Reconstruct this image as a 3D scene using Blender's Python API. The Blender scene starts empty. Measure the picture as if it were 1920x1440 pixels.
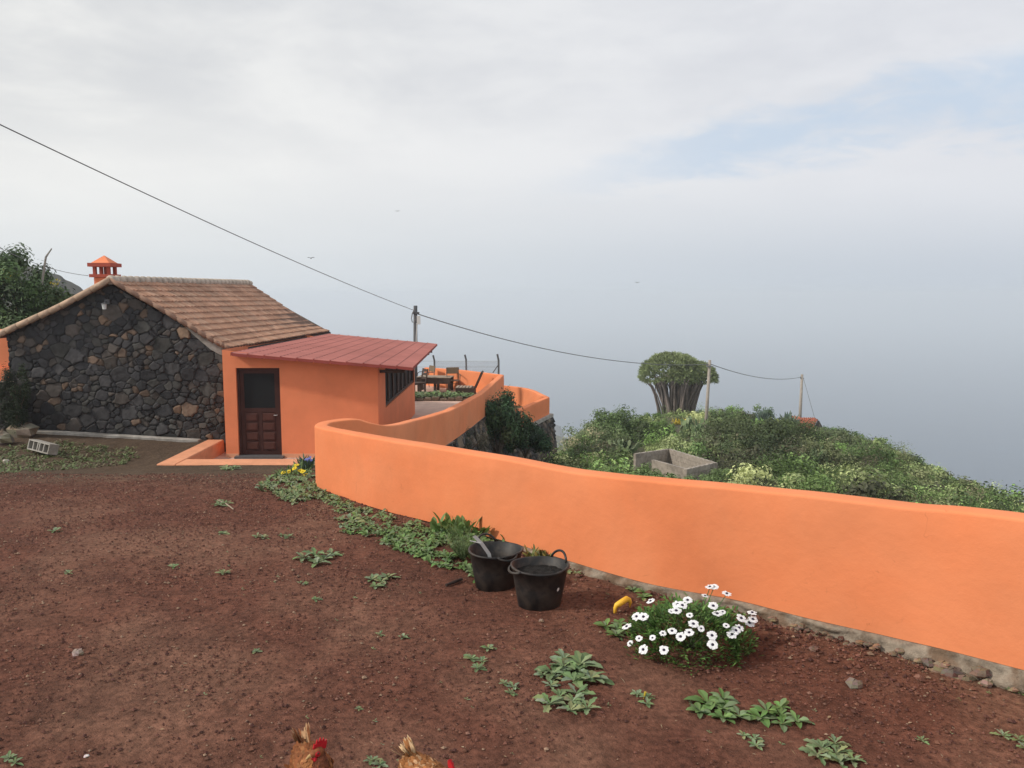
import bpy, math, random
import numpy as np
from mathutils import Vector, Matrix

# ------------------------------------------------------------------ camera, sky, sun
S = bpy.context.scene
COL = S.collection
CAM = Vector((0.0, 0.0, 2.3))
TH = math.atan(168 / 1500)                 # camera looks down by this much
cd = bpy.data.cameras.new('camera')
cd.sensor_width = 36; cd.lens = 36 * 1500 / 1920
cd.clip_start = 0.05; cd.clip_end = 60000
cam = bpy.data.objects.new('camera', cd); COL.objects.link(cam)
cam.location = CAM; cam.rotation_euler = (math.pi / 2 - TH, 0, 0)
S.camera = cam
S.view_settings.view_transform = 'Standard'; S.view_settings.look = 'None'
S.view_settings.exposure = 0; S.view_settings.gamma = 1; S.view_settings.use_curve_mapping = False
S.cycles.volume_bounces = 2
S.cycles.max_bounces = 6; S.cycles.diffuse_bounces = 3; S.cycles.transparent_max_bounces = 8
S.cycles.caustics_reflective = False; S.cycles.caustics_refractive = False

SUN_EL = math.radians(37); SUN_VEC = Vector((-0.965 * math.cos(SUN_EL), -0.262 * math.cos(SUN_EL), math.sin(SUN_EL)))
sd = bpy.data.lights.new('sun', 'SUN'); sd.energy = 3.0; sd.angle = math.radians(3.0); sd.color = (1, 0.93, 0.83)
sun = bpy.data.objects.new('sun', sd); COL.objects.link(sun)
sun.rotation_euler = (-SUN_VEC).to_track_quat('-Z', 'Y').to_euler(); sun.location = (0, 0, 30)

W = bpy.data.worlds.new('World'); S.world = W; W.use_nodes = True
nt = W.node_tree; nt.nodes.clear()
class NB:                                   # small node builder
    def __init__(s, nt): s.nt = nt
    def n(s, t, **k):
        x = s.nt.nodes.new(t)
        for a, b in k.items(): setattr(x, a, b)
        return x
    def put(s, sock, v):
        if isinstance(v, bpy.types.NodeSocket): s.nt.links.new(v, sock)
        elif isinstance(v, (tuple, list)) and len(v) == 3 and sock.type == 'RGBA': sock.default_value = (*v, 1)
        else: sock.default_value = v
    def m(s, op, a, b=0.0, c=0.0, clamp=False):
        x = s.n('ShaderNodeMath', operation=op, use_clamp=clamp)
        s.put(x.inputs[0], a); s.put(x.inputs[1], b)
        if op in ('MULTIPLY_ADD', 'SMOOTH_MIN', 'COMPARE'): s.put(x.inputs[2], c)
        return x.outputs[0]
    def mix(s, f, a, b, mode='MIX'):
        x = s.n('ShaderNodeMix', data_type='RGBA', blend_type=mode)
        s.put(x.inputs[0], f); s.put(x.inputs[6], a); s.put(x.inputs[7], b)
        return x.outputs[2]
    def noise(s, vec, scale, det=4, rough=0.55, dist=0.0):
        x = s.n('ShaderNodeTexNoise')
        s.put(x.inputs['Scale'], scale); x.inputs['Detail'].default_value = det
        x.inputs['Roughness'].default_value = rough; x.inputs['Distortion'].default_value = dist
        if vec is not None: s.put(x.inputs['Vector'], vec)
        return x.outputs[0]
    def rng(s, v, a, b, c=0.0, d=1.0, smooth=True):
        x = s.n('ShaderNodeMapRange', interpolation_type='SMOOTHSTEP' if smooth else 'LINEAR')
        s.put(x.inputs[0], v)
        for i, q in enumerate((a, b, c, d)): s.put(x.inputs[i + 1], q)
        return x.outputs[0]
def s2l(r, g, b):
    f = lambda c: (c / 12.92 if c <= 0.04045 else ((c + 0.055) / 1.055) ** 2.4)
    return tuple(f(v / 255) for v in (r, g, b))

b = NB(nt)
tc = b.n('ShaderNodeTexCoord'); D = tc.outputs['Generated']
sep = b.n('ShaderNodeSeparateXYZ'); nt.links.new(D, sep.inputs[0])
dx, dy, dz = sep.outputs
yy = b.m('MAXIMUM', dy, 0.05)
az = b.m('DIVIDE', dx, yy); el = b.m('DIVIDE', dz, yy)
zz = b.m('ADD', b.m('MAXIMUM', dz, 0.0), 0.16)
cv = b.n('ShaderNodeCombineXYZ')
b.put(cv.inputs[0], b.m('DIVIDE', dx, zz)); b.put(cv.inputs[1], b.m('DIVIDE', dy, zz)); cv.inputs[2].default_value = 3.1
cl1 = b.noise(cv.outputs[0], 0.85, 7, 0.55, 0.35)
cl2 = b.noise(cv.outputs[0], 2.6, 7, 0.6, 0.3)
sky = b.n('ShaderNodeTexSky', sky_type='NISHITA'); sky.sun_disc = False
sky.sun_elevation = SUN_EL; sky.sun_rotation = math.atan2(SUN_VEC.x, SUN_VEC.y)
sky.air_density = 1.0; sky.dust_density = 2.0
hsv = b.n('ShaderNodeHueSaturation'); hsv.inputs['Saturation'].default_value = 0.55; nt.links.new(sky.outputs[0], hsv.inputs['Color'])
blue = b.mix(1.0, hsv.outputs[0], (0.085, 0.085, 0.085), 'MULTIPLY')
# cloud body: bright towards the sun (left), greyer away from it and in the thick patches
side = b.rng(dx, -0.75, 0.55)
white = b.mix(side, s2l(245, 245, 242), s2l(230, 232, 237))
grey = b.mix(side, s2l(215, 217, 219), s2l(217, 220, 227))
thick = b.rng(b.m('ADD', b.m('MULTIPLY', cl1, 0.75), b.m('MULTIPLY', cl2, 0.25)), 0.40, 0.62)
hi = b.rng(el, 0.12, 0.30)
thick = b.m('MULTIPLY', thick, b.m('MULTIPLY_ADD', hi, 0.8, 0.2))
cloud = b.mix(thick, white, grey)
# the blue gap to the right
elc = b.m('MULTIPLY_ADD', b.m('SUBTRACT', az, 0.19), 0.20, 0.163)
dist = b.m('ABSOLUTE', b.m('SUBTRACT', el, elc))
wdt = b.m('MULTIPLY_ADD', b.m('SUBTRACT', az, 0.0, clamp=True), 0.065, 0.016)
g = b.m('SUBTRACT', 1.3, b.m('DIVIDE', dist, wdt))
g = b.m('ADD', g, b.m('MULTIPLY', b.m('SUBTRACT', b.noise(cv.outputs[0], 3.4, 7, 0.6, 0.4), 0.5), 4.2))
gap = b.m('MULTIPLY', b.rng(g, -0.2, 1.5), b.rng(az, -0.02, 0.3))
gap = b.m('MULTIPLY', gap, 0.8)
skyc = b.mix(gap, cloud, b.mix(0.9, blue, s2l(200, 218, 238)))
# low air towards the horizon
low = b.rng(el, 0.17, -0.01)
hor = b.mix(b.rng(dx, -0.65, 0.6), s2l(221, 226, 229), s2l(194, 203, 214))
skyc = b.mix(low, skyc, hor)
bgn = b.n('ShaderNodeBackground'); nt.links.new(skyc, bgn.inputs[0]); bgn.inputs[1].default_value = 1.0
out = b.n('ShaderNodeOutputWorld'); nt.links.new(bgn.outputs[0], out.inputs[0])

# ------------------------------------------------------------------ helpers
random.seed(4); RN = np.random.default_rng(7)
R = random.uniform
FW = Vector((0, math.cos(TH), -math.sin(TH))); UP = Vector((0, math.sin(TH), math.cos(TH)))
def ray(px, py): return FW * 1500 + Vector((px - 960, 0, 0)) + UP * (720 - py)
def at(px, py, Y):
    d = ray(px, py); return CAM + d * (Y / d.y)
def vnoise(x, y, seed=0):                   # value noise on arrays, -1..1
    x = np.asarray(x, float); y = np.asarray(y, float)
    xi = np.floor(x).astype(np.int64); yi = np.floor(y).astype(np.int64)
    fx = x - xi; fy = y - yi; fx = fx * fx * (3 - 2 * fx); fy = fy * fy * (3 - 2 * fy)
    def h(a, c):
        n = (a * 374761393 + c * 668265263 + seed * 982451653) & 0xffffffff
        n = ((n ^ (n >> 13)) * 1274126177) & 0xffffffff
        return ((n ^ (n >> 16)) & 0xffff) / 32767.5 - 1
    a = h(xi, yi) * (1 - fx) + h(xi + 1, yi) * fx
    c = h(xi, yi + 1) * (1 - fx) + h(xi + 1, yi + 1) * fx
    return a * (1 - fy) + c * fy
def fbm(x, y, o=4, seed=0):
    s = 0; a = 1; t = 0
    for i in range(o):
        s = s + a * vnoise(x * 2 ** i + 17.3 * i, y * 2 ** i - 9.1 * i, seed + i); t += a; a *= 0.5
    return s / t

MATS = {}
def mat(name, col, rough=0.8, var=0.12, scale=4.0, bump=0.0, bscale=40.0, attr=False, col2=None, spec=0.3, metal=0.0, transl=0.0, c2scale=None, pits=0.0):
    m = bpy.data.materials.new(name); m.use_nodes = True; t = m.node_tree; t.nodes.clear(); q = NB(t)
    p = q.n('ShaderNodeBsdfPrincipled'); o = q.n('ShaderNodeOutputMaterial')
    tcn = q.n('ShaderNodeTexCoord'); v = tcn.outputs['Object']
    n1 = q.noise(v, scale, 5, 0.6)
    f = q.rng(n1, 0.3, 0.7, 1 - var, 1 + var, False)
    if attr:
        a = q.n('ShaderNodeAttribute'); a.attribute_name = 'col'; base = a.outputs['Color']
    else:
        base = tuple(col) if col2 is None else q.mix(q.rng(q.noise(v, c2scale or scale * 0.4, 4, 0.6, 0.5), 0.38, 0.62), tuple(col), tuple(col2))
    x = q.n('ShaderNodeMix', data_type='RGBA', blend_type='MULTIPLY'); x.inputs[0].default_value = 1
    cmb = q.n('ShaderNodeCombineXYZ')
    for i in range(3): t.links.new(f, cmb.inputs[i])
    q.put(x.inputs[6], base if not isinstance(base, tuple) else (*base, 1)); t.links.new(cmb.outputs[0], x.inputs[7])
    if pits:
        vo = q.n('ShaderNodeTexVoronoi'); vo.inputs['Scale'].default_value = 2.6; t.links.new(v, vo.inputs['Vector'])
        w = q.m('ADD', vo.outputs['Distance'], q.m('MULTIPLY', q.noise(v, 60, 3), 0.03))
        n9 = q.noise(v, .9, 4, .7, 1.2); crack = q.rng(q.m('ABSOLUTE', q.m('SUBTRACT', n9, .5)), 0.0, .0022, 1, 0, False)
        crack = q.m('MULTIPLY', crack, q.rng(q.noise(v, 1.7, 2), .60, .66))
        f3 = q.m('MAXIMUM', q.rng(w, .024, .034, 1, 0, False), crack)
        x2 = q.mix(q.m('MULTIPLY', f3, pits), x.outputs[2], tuple(c * .45 for c in col)); t.links.new(x2, p.inputs['Base Color'])
    else: t.links.new(x.outputs[2], p.inputs['Base Color'])
    p.inputs['Roughness'].default_value = rough; p.inputs['Metallic'].default_value = metal
    p.inputs['Specular IOR Level'].default_value = spec
    if bump:
        bn = q.n('ShaderNodeBump'); bn.inputs['Strength'].default_value = 1.0; bn.inputs['Distance'].default_value = bump
        t.links.new(q.noise(v, bscale, 6, 0.65), bn.inputs['Height']); t.links.new(bn.outputs[0], p.inputs['Normal'])
    if transl:
        tr = q.n('ShaderNodeBsdfTranslucent'); t.links.new(x.outputs[2], tr.inputs[0])
        ms = q.n('ShaderNodeMixShader'); ms.inputs[0].default_value = transl
        t.links.new(p.outputs[0], ms.inputs[1]); t.links.new(tr.outputs[0], ms.inputs[2]); t.links.new(ms.outputs[0], o.inputs[0])
    else: t.links.new(p.outputs[0], o.inputs[0])
    MATS[name] = m; return m

def tag(o, label=None, cat=None, group=None, kind=None):
    if label: o['label'] = label
    if cat: o['category'] = cat; o['kind'] = 'thing'
    if group: o['group'] = group
    if kind: o['kind'] = kind
    return o
def thing(name, label, cat, loc, group=None):
    o = bpy.data.objects.new(name, None); o.empty_display_size = 0.1; COL.objects.link(o)
    o.location = loc; o['wloc'] = [0.0]; del o['wloc']
    WL[o.name] = Vector(loc)
    return tag(o, label, cat, group)
WL = {}
class MB:
    def __init__(s): s.v = []; s.f = []; s.c = []; s.cc = (1, 1, 1); s.V = []; s.F = []; s.C = []
    def vert(s, p): s.v.append(tuple(p)); return len(s.v) - 1
    def face(s, idx, c=None): s.f.append(tuple(idx)); s.c.append(c or s.cc)
    def poly(s, pts, c=None):
        k = len(s.v); s.v += [tuple(p) for p in pts]; s.face(range(k, k + len(pts)), c)
    def box(s, x0, x1, y0, y1, z0, z1, M=None, c=None, bev=0.0):
        if bev:
            bx = [(x0, x1, y0 + bev, y1 - bev, z0 + bev, z1 - bev)]
            P = []
            for (sx, sy, sz) in [(a, d, e) for a in (0, 1) for d in (0, 1) for e in (0, 1)]:
                X = (x0, x1)[sx]; Y = (y0, y1)[sy]; Z = (z0, z1)[sz]
                ix = bev if sx == 0 else -bev; iy = bev if sy == 0 else -bev; iz = bev if sz == 0 else -bev
                P.append([(X, Y + iy, Z + iz), (X + ix, Y, Z + iz), (X + ix, Y + iy, Z)])
            k = len(s.v)
            for tri in P:
                for p in tri: s.v.append(tuple(M @ Vector(p)) if M else p)
            I = lambda a, d, e, w: k + (a * 4 + d * 2 + e) * 3 + w
            for a in (0, 1): s.face([I(a, 0, 0, 0), I(a, 1, 0, 0), I(a, 1, 1, 0), I(a, 0, 1, 0)], c)
            for a in (0, 1): s.face([I(0, a, 0, 1), I(1, a, 0, 1), I(1, a, 1, 1), I(0, a, 1, 1)], c)
            for a in (0, 1): s.face([I(0, 0, a, 2), I(1, 0, a, 2), I(1, 1, a, 2), I(0, 1, a, 2)], c)
            for a in (0, 1):
                for d in (0, 1):
                    s.face([I(a, d, 0, 0), I(a, d, 1, 0), I(a, d, 1, 1), I(a, d, 0, 1)], c)
                    s.face([I(a, 0, d, 0), I(a, 1, d, 0), I(a, 1, d, 2), I(a, 0, d, 2)], c)
                    s.face([I(0, a, d, 1), I(1, a, d, 1), I(1, a, d, 2), I(0, a, d, 2)], c)
            for a in (0, 1):
                for d in (0, 1):
                    for e in (0, 1): s.face([I(a, d, e, 0), I(a, d, e, 1), I(a, d, e, 2)], c)
            return
        k = len(s.v)
        for z in (z0, z1):
            for (x, y) in ((x0, y0), (x1, y0), (x1, y1), (x0, y1)):
                p = (x, y, z); s.v.append(tuple(M @ Vector(p)) if M else p)
        for q in ((0, 3, 2, 1), (4, 5, 6, 7), (0, 1, 5, 4), (1, 2, 6, 5), (2, 3, 7, 6), (3, 0, 4, 7)):
            s.face([k + i for i in q], c)
    def tube(s, path, rad, n=8, c=None, cap=True, sq=(1, 1)):
        path = [Vector(p) for p in path]
        if not hasattr(rad, '__len__'): rad = [rad] * len(path)
        ref = Vector((0, 0, 1)) if abs((path[-1] - path[0]).normalized().z) < 0.9 else Vector((0, 1, 0))
        rings = []
        for i, p in enumerate(path):
            t = (path[min(i + 1, len(path) - 1)] - path[max(i - 1, 0)]).normalized()
            a = t.cross(ref).normalized(); bb = a.cross(t).normalized()
            k = len(s.v); rings.append(k)
            for j in range(n):
                w = 2 * math.pi * j / n
                s.v.append(tuple(p + (a * math.cos(w) * sq[0] + bb * math.sin(w) * sq[1]) * rad[i]))
        for i in range(len(path) - 1):
            for j in range(n):
                s.face((rings[i] + j, rings[i] + (j + 1) % n, rings[i + 1] + (j + 1) % n, rings[i + 1] + j), c)
        if cap:
            s.face([rings[0] + j for j in range(n)][::-1], c); s.face([rings[-1] + j for j in range(n)], c)
    def lathe(s, prof, cen=(0, 0, 0), n=32, c=None, wob=0):
        k0 = len(s.v); cx, cy, cz = cen
        for (r, z) in prof:
            for j in range(n):
                a = 2 * math.pi * j / n
                s.v.append((cx + r * math.cos(a), cy + r * math.sin(a), cz + z))
        for i in range(len(prof) - 1):
            for j in range(n):
                s.face((k0 + i * n + j, k0 + i * n + (j + 1) % n, k0 + (i + 1) * n + (j + 1) % n, k0 + (i + 1) * n + j), c)
    def grid(s, P, cols=None):              # P: array (a,b,3) of points; cols (a,b,3) per-vertex colours averaged per face
        a, bb = P.shape[:2]; k = sum(len(x) for x in s.V)
        s.V.append(P.reshape(-1, 3)); i = np.arange((a - 1) * bb).reshape(a - 1, bb)[:, :-1]
        F = np.stack([i, i + 1, i + bb + 1, i + bb], -1).reshape(-1, 4) + k
        s.F.append(F)
        if cols is not None:
            cc = (cols[:-1, :-1] + cols[1:, 1:]) / 2; s.C.append(cc.reshape(-1, 3))
        else: s.C.append(np.tile(np.array(s.cc, float), (len(F), 1)))
    def quads(s, Q, C):                     # Q: (n,4,3), C: (n,3)
        k = sum(len(x) for x in s.V); n = len(Q)
        s.V.append(Q.reshape(-1, 3)); s.F.append(np.arange(n * 4).reshape(n, 4) + k); s.C.append(C)
    def build(s, name, m, parent=None, smooth=False, label=None, cat=None, group=None, kind=None, org=None, weld=False):
        nb = sum(len(x) for x in s.V)
        verts = np.concatenate(s.V + [np.array(s.v, float).reshape(-1, 3)]) if (s.V or s.v) else np.zeros((0, 3))
        if parent is not None: o3 = WL[parent.name]
        else:
            lo = verts.min(0); h2 = verts.max(0)
            o3 = Vector(org) if org is not None else Vector(((lo[0] + h2[0]) / 2, (lo[1] + h2[1]) / 2, lo[2]))
            if kind == 'structure': o3 = Vector((0, 0, 0))
        verts = verts - np.array(o3)
        me = bpy.data.meshes.new(name)
        lt = []; ls = []; colf = []
        for F in s.F: lt.append(np.full(len(F), 4)); ls.append(F.ravel())
        lt.append(np.array([len(f) for f in s.f], dtype=np.int64)); ls.append(np.array([i + nb for f in s.f for i in f], dtype=np.int64))
        lt = np.concatenate(lt).astype(np.int32); ls = np.concatenate(ls).astype(np.int32)
        me.vertices.add(len(verts)); me.vertices.foreach_set('co', verts.astype(np.float32).ravel())
        me.loops.add(len(ls)); me.loops.foreach_set('vertex_index', ls)
        me.polygons.add(len(lt)); me.polygons.foreach_set('loop_start', np.concatenate([[0], np.cumsum(lt)[:-1]]).astype(np.int32))
        me.polygons.foreach_set('use_smooth', np.full(len(lt), bool(smooth)))
        cols = np.concatenate([np.asarray(c, float).reshape(-1, 3) for c in s.C] + ([np.array(s.c, float).reshape(-1, 3)] if s.c else []))
        at_ = me.attributes.new('col', 'FLOAT_COLOR', 'FACE')
        at_.data.foreach_set('color', np.concatenate([cols, np.ones((len(cols), 1))], 1).astype(np.float32).ravel())
        me.update(calc_edges=True); me.validate()
        if weld:
            import bmesh
            bm = bmesh.new(); bm.from_mesh(me); bmesh.ops.recalc_face_normals(bm, faces=bm.faces); bm.to_mesh(me); bm.free()
        me.materials.append(m)
        o = bpy.data.objects.new(name, me); COL.objects.link(o)
        if parent is not None: o.parent = parent; WL[o.name] = WL[parent.name]
        else: o.location = o3; WL[o.name] = Vector(o3)
        if smooth == 'auto': pass
        return tag(o, label, cat, group, kind)
def copy_tree(o, parent=None):
    c = o.copy(); COL.objects.link(c); c.parent = parent
    for ch in o.children: copy_tree(ch, c)
    return c
def cr(P, n):                               # Catmull-Rom resample of rows of P, n per span
    P = np.array(P, float); Q = np.vstack([2 * P[0] - P[1], P, 2 * P[-1] - P[-2]]); o = []
    for i in range(1, len(Q) - 2):
        for t in np.linspace(0, 1, n, endpoint=False):
            a, b_, c, d = Q[i - 1], Q[i], Q[i + 1], Q[i + 2]
            o.append(0.5 * (2 * b_ + (c - a) * t + (2 * a - 5 * b_ + 4 * c - d) * t * t + (3 * b_ - a - 3 * c + d) * t ** 3))
    o.append(P[-1]); return np.array(o)

# ---- leaves
def rnd_unit(n):
    v = RN.normal(size=(n, 3)); return v / np.linalg.norm(v, axis=1)[:, None]
def leaf_quads(cen, nrm, size, asp=0.5, jit=0.6):   # rhombic leaves (n,4,3) lying across nrm
    n = len(cen); nr = nrm + rnd_unit(n) * jit; nr /= np.linalg.norm(nr, axis=1)[:, None]
    t = np.cross(nr, rnd_unit(n)); t /= np.linalg.norm(t, axis=1)[:, None] + 1e-9
    u = np.cross(nr, t); L = (size * (0.6 + 0.8 * RN.random(n)))[:, None]
    return np.stack([cen - t * L * .5, cen + u * L * asp * .5 + nr * L * .08, cen + t * L * .5, cen - u * L * asp * .5 + nr * L * .08], 1)
def pal(n, cols, var=0.25):
    c = np.array(cols)[RN.integers(0, len(cols), n)]
    return np.clip(c * (1 + var * (RN.random((n, 1)) * 2 - 1)), 0, 1)
def crown(mb, cen, rad, nclump, nleaf, size, cols, asp=0.5, clump=0.32, low=-0.35, var=0.3, jit=0.7):
    cen = np.array(cen, float); rad = np.array(rad, float)
    d = rnd_unit(nclump * 3); d = d[d[:, 2] > low][:nclump]; k = len(d)
    rr = 0.32 + 0.70 * RN.random((k, 1)) ** 0.5
    cc = cen + d * rr * rad * (1 + 0.14 * RN.normal(size=(k, 1)))
    ccol = pal(k, cols, var)
    idx = RN.integers(0, k, nleaf); o = rnd_unit(nleaf)
    p = cc[idx] + o * (RN.random((nleaf, 1)) ** 0.4) * clump * rad * (0.7 + 0.6 * RN.random((nleaf, 1)))
    nr = o + np.array([0, 0, 0.3]); sz = np.full(nleaf, size)
    Q = leaf_quads(p, nr, sz, asp, jit)
    mb.quads(Q, np.clip(ccol[idx] * (0.8 + 0.4 * RN.random((nleaf, 1))), 0, 1))

# ------------------------------------------------------------------ materials
mat('plaster_orange', (0.725, 0.226, 0.093), 0.85, 0.09, 1.1, 0.006, 9, col2=(0.71, 0.243, 0.108), spec=0.2, pits=.6)
mat('plaster_house', (0.73, 0.235, 0.112), 0.85, 0.10, 1.2, 0.004, 14, spec=0.2, pits=.5)
mat('plaster_top', (0.66, 0.33, 0.20), 0.8, 0.10, 5, 0.002, 60, spec=0.2)
mat('soil', (0.128, 0.056, 0.041), 0.95, 0.42, 22.0, 0.022, 55, attr=True, spec=0.15)
mat('pebble', (1, 1, 1), 0.9, 0.2, 40, attr=True, spec=0.15)
mat('stonework', (1, 1, 1), 0.85, 0.25, 7, 0.006, 60, attr=True, spec=0.3)
mat('roof_tile', (1, 1, 1), 0.85, 0.22, 6, 0.004, 50, attr=True, spec=0.2)
mat('sheet_roof', (1, 1, 1), 0.8, 0.10, 2.5, attr=True, spec=0.12)
mat('concrete', (0.36, 0.34, 0.31), 0.9, 0.2, 8, 0.004, 60, col2=(0.27, 0.25, 0.22))
mat('mortar', (0.155, 0.105, 0.07), 0.95, 0.35, 14, 0.014, 50, col2=(0.27, 0.225, 0.175), c2scale=4)
mat('leafy', (1, 1, 1), 0.6, 0.12, 12, attr=True, spec=0.3, transl=0.14)
mat('bark', (1, 1, 1), 0.9, 0.25, 8, 0.01, 30, attr=True, spec=0.15)
mat('wood_door', (0.050, 0.019, 0.016), 0.7, 0.2, 3, spec=0.2)
mat('dark_glass', (0.012, 0.014, 0.016), 0.65, 0.1, 3, spec=0.12)
mat('rubber', (0.012, 0.012, 0.013), 0.55, 0.35, 10, 0.001, 60, col2=(0.045, 0.036, 0.030), c2scale=7, spec=0.35)
mat('compost', (0.012, 0.010, 0.009), 1.0, 0.4, 30, 0.01, 60)
mat('metal_grey', (0.45, 0.46, 0.47), 0.4, 0.1, 20, spec=0.5)
mat('steel_dark', (0.10, 0.10, 0.105), 0.5, 0.1, 10)
mat('pole_dark', (.085, .085, .09), .8, .2, 3)
mat('yellow_plastic', (0.85, 0.50, 0.05), 0.45, 0.12, 20)
mat('wood_pale', (0.32, 0.26, 0.20), 0.85, 0.2, 8, 0.003, 40)
mat('wood_dark', (0.06, 0.04, 0.032), 0.75, 0.2, 8)
mat('pole_wood', (0.33, 0.29, 0.25), 0.9, 0.2, 3)
mat('paving', (0.52, 0.36, 0.29), 0.8, 0.12, 3, spec=0.3)
mat('white_petal', (1, 1, 1), 0.6, 0.03, 20, attr=True, transl=0.2)
mat('feather', (1, 1, 1), 0.7, 0.25, 45, 0.004, 90, attr=True, spec=0.2)
mat('comb_red', (0.42, 0.012, 0.018), 0.5, 0.2, 60, spec=0.3)
mat('beak', (0.42, 0.27, 0.11), 0.5, 0.1, 20)
mat('cable', (0.17, 0.17, 0.175), 0.6, 0.05, 5)
mat('white_plastic', (0.62, 0.62, 0.60), 0.5, 0.06, 10)
mat('hill_green', (0.045, 0.060, 0.022), 0.95, 0.35, 0.35, col2=(0.07, 0.065, 0.035), c2scale=0.12)  # slope green darkened so its colour supplies the shadow between the bushes
mat('far_green', (0.10, 0.15, 0.05), 1.0, 0.3, 0.02, col2=(0.12, 0.11, 0.07), c2scale=0.01)
mat('cliff', (0.06, 0.055, 0.05), 1.0, 0.3, 0.01)
mat('mountain', (0.05, 0.055, 0.04), 1.0, 0.35, 0.08, col2=(0.075, 0.07, 0.06), c2scale=0.05)
mat('sea', (0.010, 0.034, 0.070), 0.35, 0.15, 0.004, 0.6, 0.02, spec=0.3)

# ------------------------------------------------------------------ ground
# foot of the long wall's front face: (pixel x, pixel y, distance, pixel y of the wall's top front edge, height of the footing)
WALL = [(1914, 1255, 4.97, 978, .13), (1681, 1197, 5.53, 952, .12), (1518, 1160, 5.92, 933, .10), (1380, 1125, 6.33, 918, .085),
        (1214, 1094, 6.78, 901, .07), (1068, 1052, 7.5, 885, .05), (960, 1018, 8.24, 865, .03), (792, 975, 9.5, 836, .02),
        (730, 960, 10.0, 826, .02), (662, 939, 10.85, 814, .015), (605, 917, 11.7, 803, .01), (588, 906, 12.16, 800, .01)]
WF = []
for (px, py, Y, pt, fh) in WALL:
    p = at(px, py, Y); WF.append((p.x, p.y, p.z, at(px, pt, Y).z, fh))
dX, dY = WF[0][0] - WF[2][0], WF[0][1] - WF[2][1]
WF = [(WF[0][0] + dX * q, WF[0][1] + dY * q, WF[0][2] + .02, WF[0][3] + .03, .13) for q in (6, 4, 2)] + WF
zc1 = at(295, 870, 17.0).z                  # top of the low kerb wall before the annex
CT = zc1
gY = [w[1] for w in WF] + [14.5, 16.6, 17.5, 19.0, 20, 33]
gZ = [w[2] - w[4] for w in WF] + [(WF[-1][2] + CT) / 2 - .02, CT - .03, CT - .05, at(380, 822, 20).z, at(380, 822, 20).z - .03, at(380, 822, 20).z - .1]
gY2 = np.linspace(-1, 33, 400); gZ2 = np.interp(gY2, gY, gZ)
kk = np.ones(21) / 21; pad = np.concatenate([np.full(10, gZ2[0]), gZ2, np.full(10, gZ2[-1])]); gZ2 = np.convolve(pad, kk, 'valid')
FLOOR = at(480, 858, 19.3).z                # floor of the sunken court before the door
def wallx(y):                               # x of the wall line for a given y
    return np.interp(y, [w[1] for w in WF] + [12.6, 13.3, 15.5, 18.5, 21.5, 24, 29.4, 60],
                     [w[0] + .08 for w in WF] + [-2.8, -2.1, -1.72, -1.35, -1.05, -.83, -.32, -.3])
def gz(x, y, fine=True):
    x = np.asarray(x, float); y = np.asarray(y, float)
    z = np.interp(y, gY2, gZ2)
    z = z + np.clip(-8 - x, 0, 8) * 0.05 * np.clip((y - 13) / 5, 0, 1)
    if fine:
        z = z + 0.035 * fbm(x * .5, y * .5, 3, 3) * np.clip((wallx(y) - x) / 1.0, 0, 1) + 0.018 * fbm(x * 2.2, y * 2.2, 3, 9)
    return z
def Gp(px, py):                             # where a line of sight meets the yard
    d = ray(px, py); d = d / d.y; lo, hi_ = 2.0, 34.0
    for _ in range(40):
        m_ = (lo + hi_) / 2; p = CAM + d * m_
        if p.z > float(gz(p.x, p.y)): lo = m_
        else: hi_ = m_
    p = CAM + d * lo; return Vector((p.x, p.y, float(gz(p.x, p.y))))

Ys = [-1.0, 0.5, 1.8, 2.6]
while Ys[-1] < 40: Ys.append(Ys[-1] + max(0.012, 0.0042 * Ys[-1]) * (1 if Ys[-1] < 13 else 1.8))
Ys = np.array(Ys); nx = 520
s_ = np.linspace(0, 1, nx) ** 0.62          # dense towards the wall
xl = np.where(Ys < 13, -1.1 * Ys - 3.0, -1.0 * Ys - 6)
XX = xl[:, None] + s_[None] * (wallx(Ys) - xl)[:, None]; YY = np.repeat(Ys[:, None], nx, 1)
ZZ = gz(XX, YY) + 0.006 * fbm(XX * 14, YY * 14, 3, 21) + 0.004 * np.abs(vnoise(XX * 45, YY * 45, 5))
court = (XX > -7.35) & (YY > 17.35); ZZ = np.where(court, FLOOR - .25, ZZ)
ZZ = np.where((YY > 35.3) & (XX > -9), ZZ - (YY - 35.3) * 1.2, ZZ)
# soil colour: red-brown earth, drier paler patches, damp grey-green ones towards the house
red = np.array((0.135, 0.055, 0.036)); dry = np.array((0.180, 0.088, 0.058)); damp = np.array((0.105, 0.074, 0.050)); dk = np.array((0.075, 0.031, 0.022))
f1 = np.clip(fbm(XX * .9, YY * .6, 5, 31) * 2.2 + .45, 0, 1)[..., None]
f2 = np.clip(fbm(XX * 3.3, YY * 2.1, 4, 41) * 1.8 - .25, 0, 1)[..., None]
f3 = np.clip((YY - 11.2) / 3.0 + fbm(XX * .5, YY * .8, 4, 51) * .9 - np.clip((XX + 4.6) / 2, 0, 1) * 1.0, 0, 1)[..., None] * .95
f4 = np.clip(1.2 - (wallx(YY) - XX) / 1.0 + fbm(XX * 2, YY * 2, 3, 55), 0, 1)[..., None] * .5
CC = red * (1 - f1) + dry * f1; CC = CC * (1 - f2 * .5) + dk * f2 * .5; CC = CC * (1 - f3) + damp * f3
CC = CC * (1 - f4 * .4) + np.array((.15, .105, .07)) * f4 * .4
f5 = np.clip(fbm(XX * 8, YY * 8, 4, 71) * 2.2, -1, 1)[..., None]; f6 = np.clip(fbm(XX * .35 + 4, YY * .22, 3, 91) * 3 + .1, 0, 1)[..., None]
CC = CC * (1 + .16 * f5) * (1 - .16 * f6)
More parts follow.
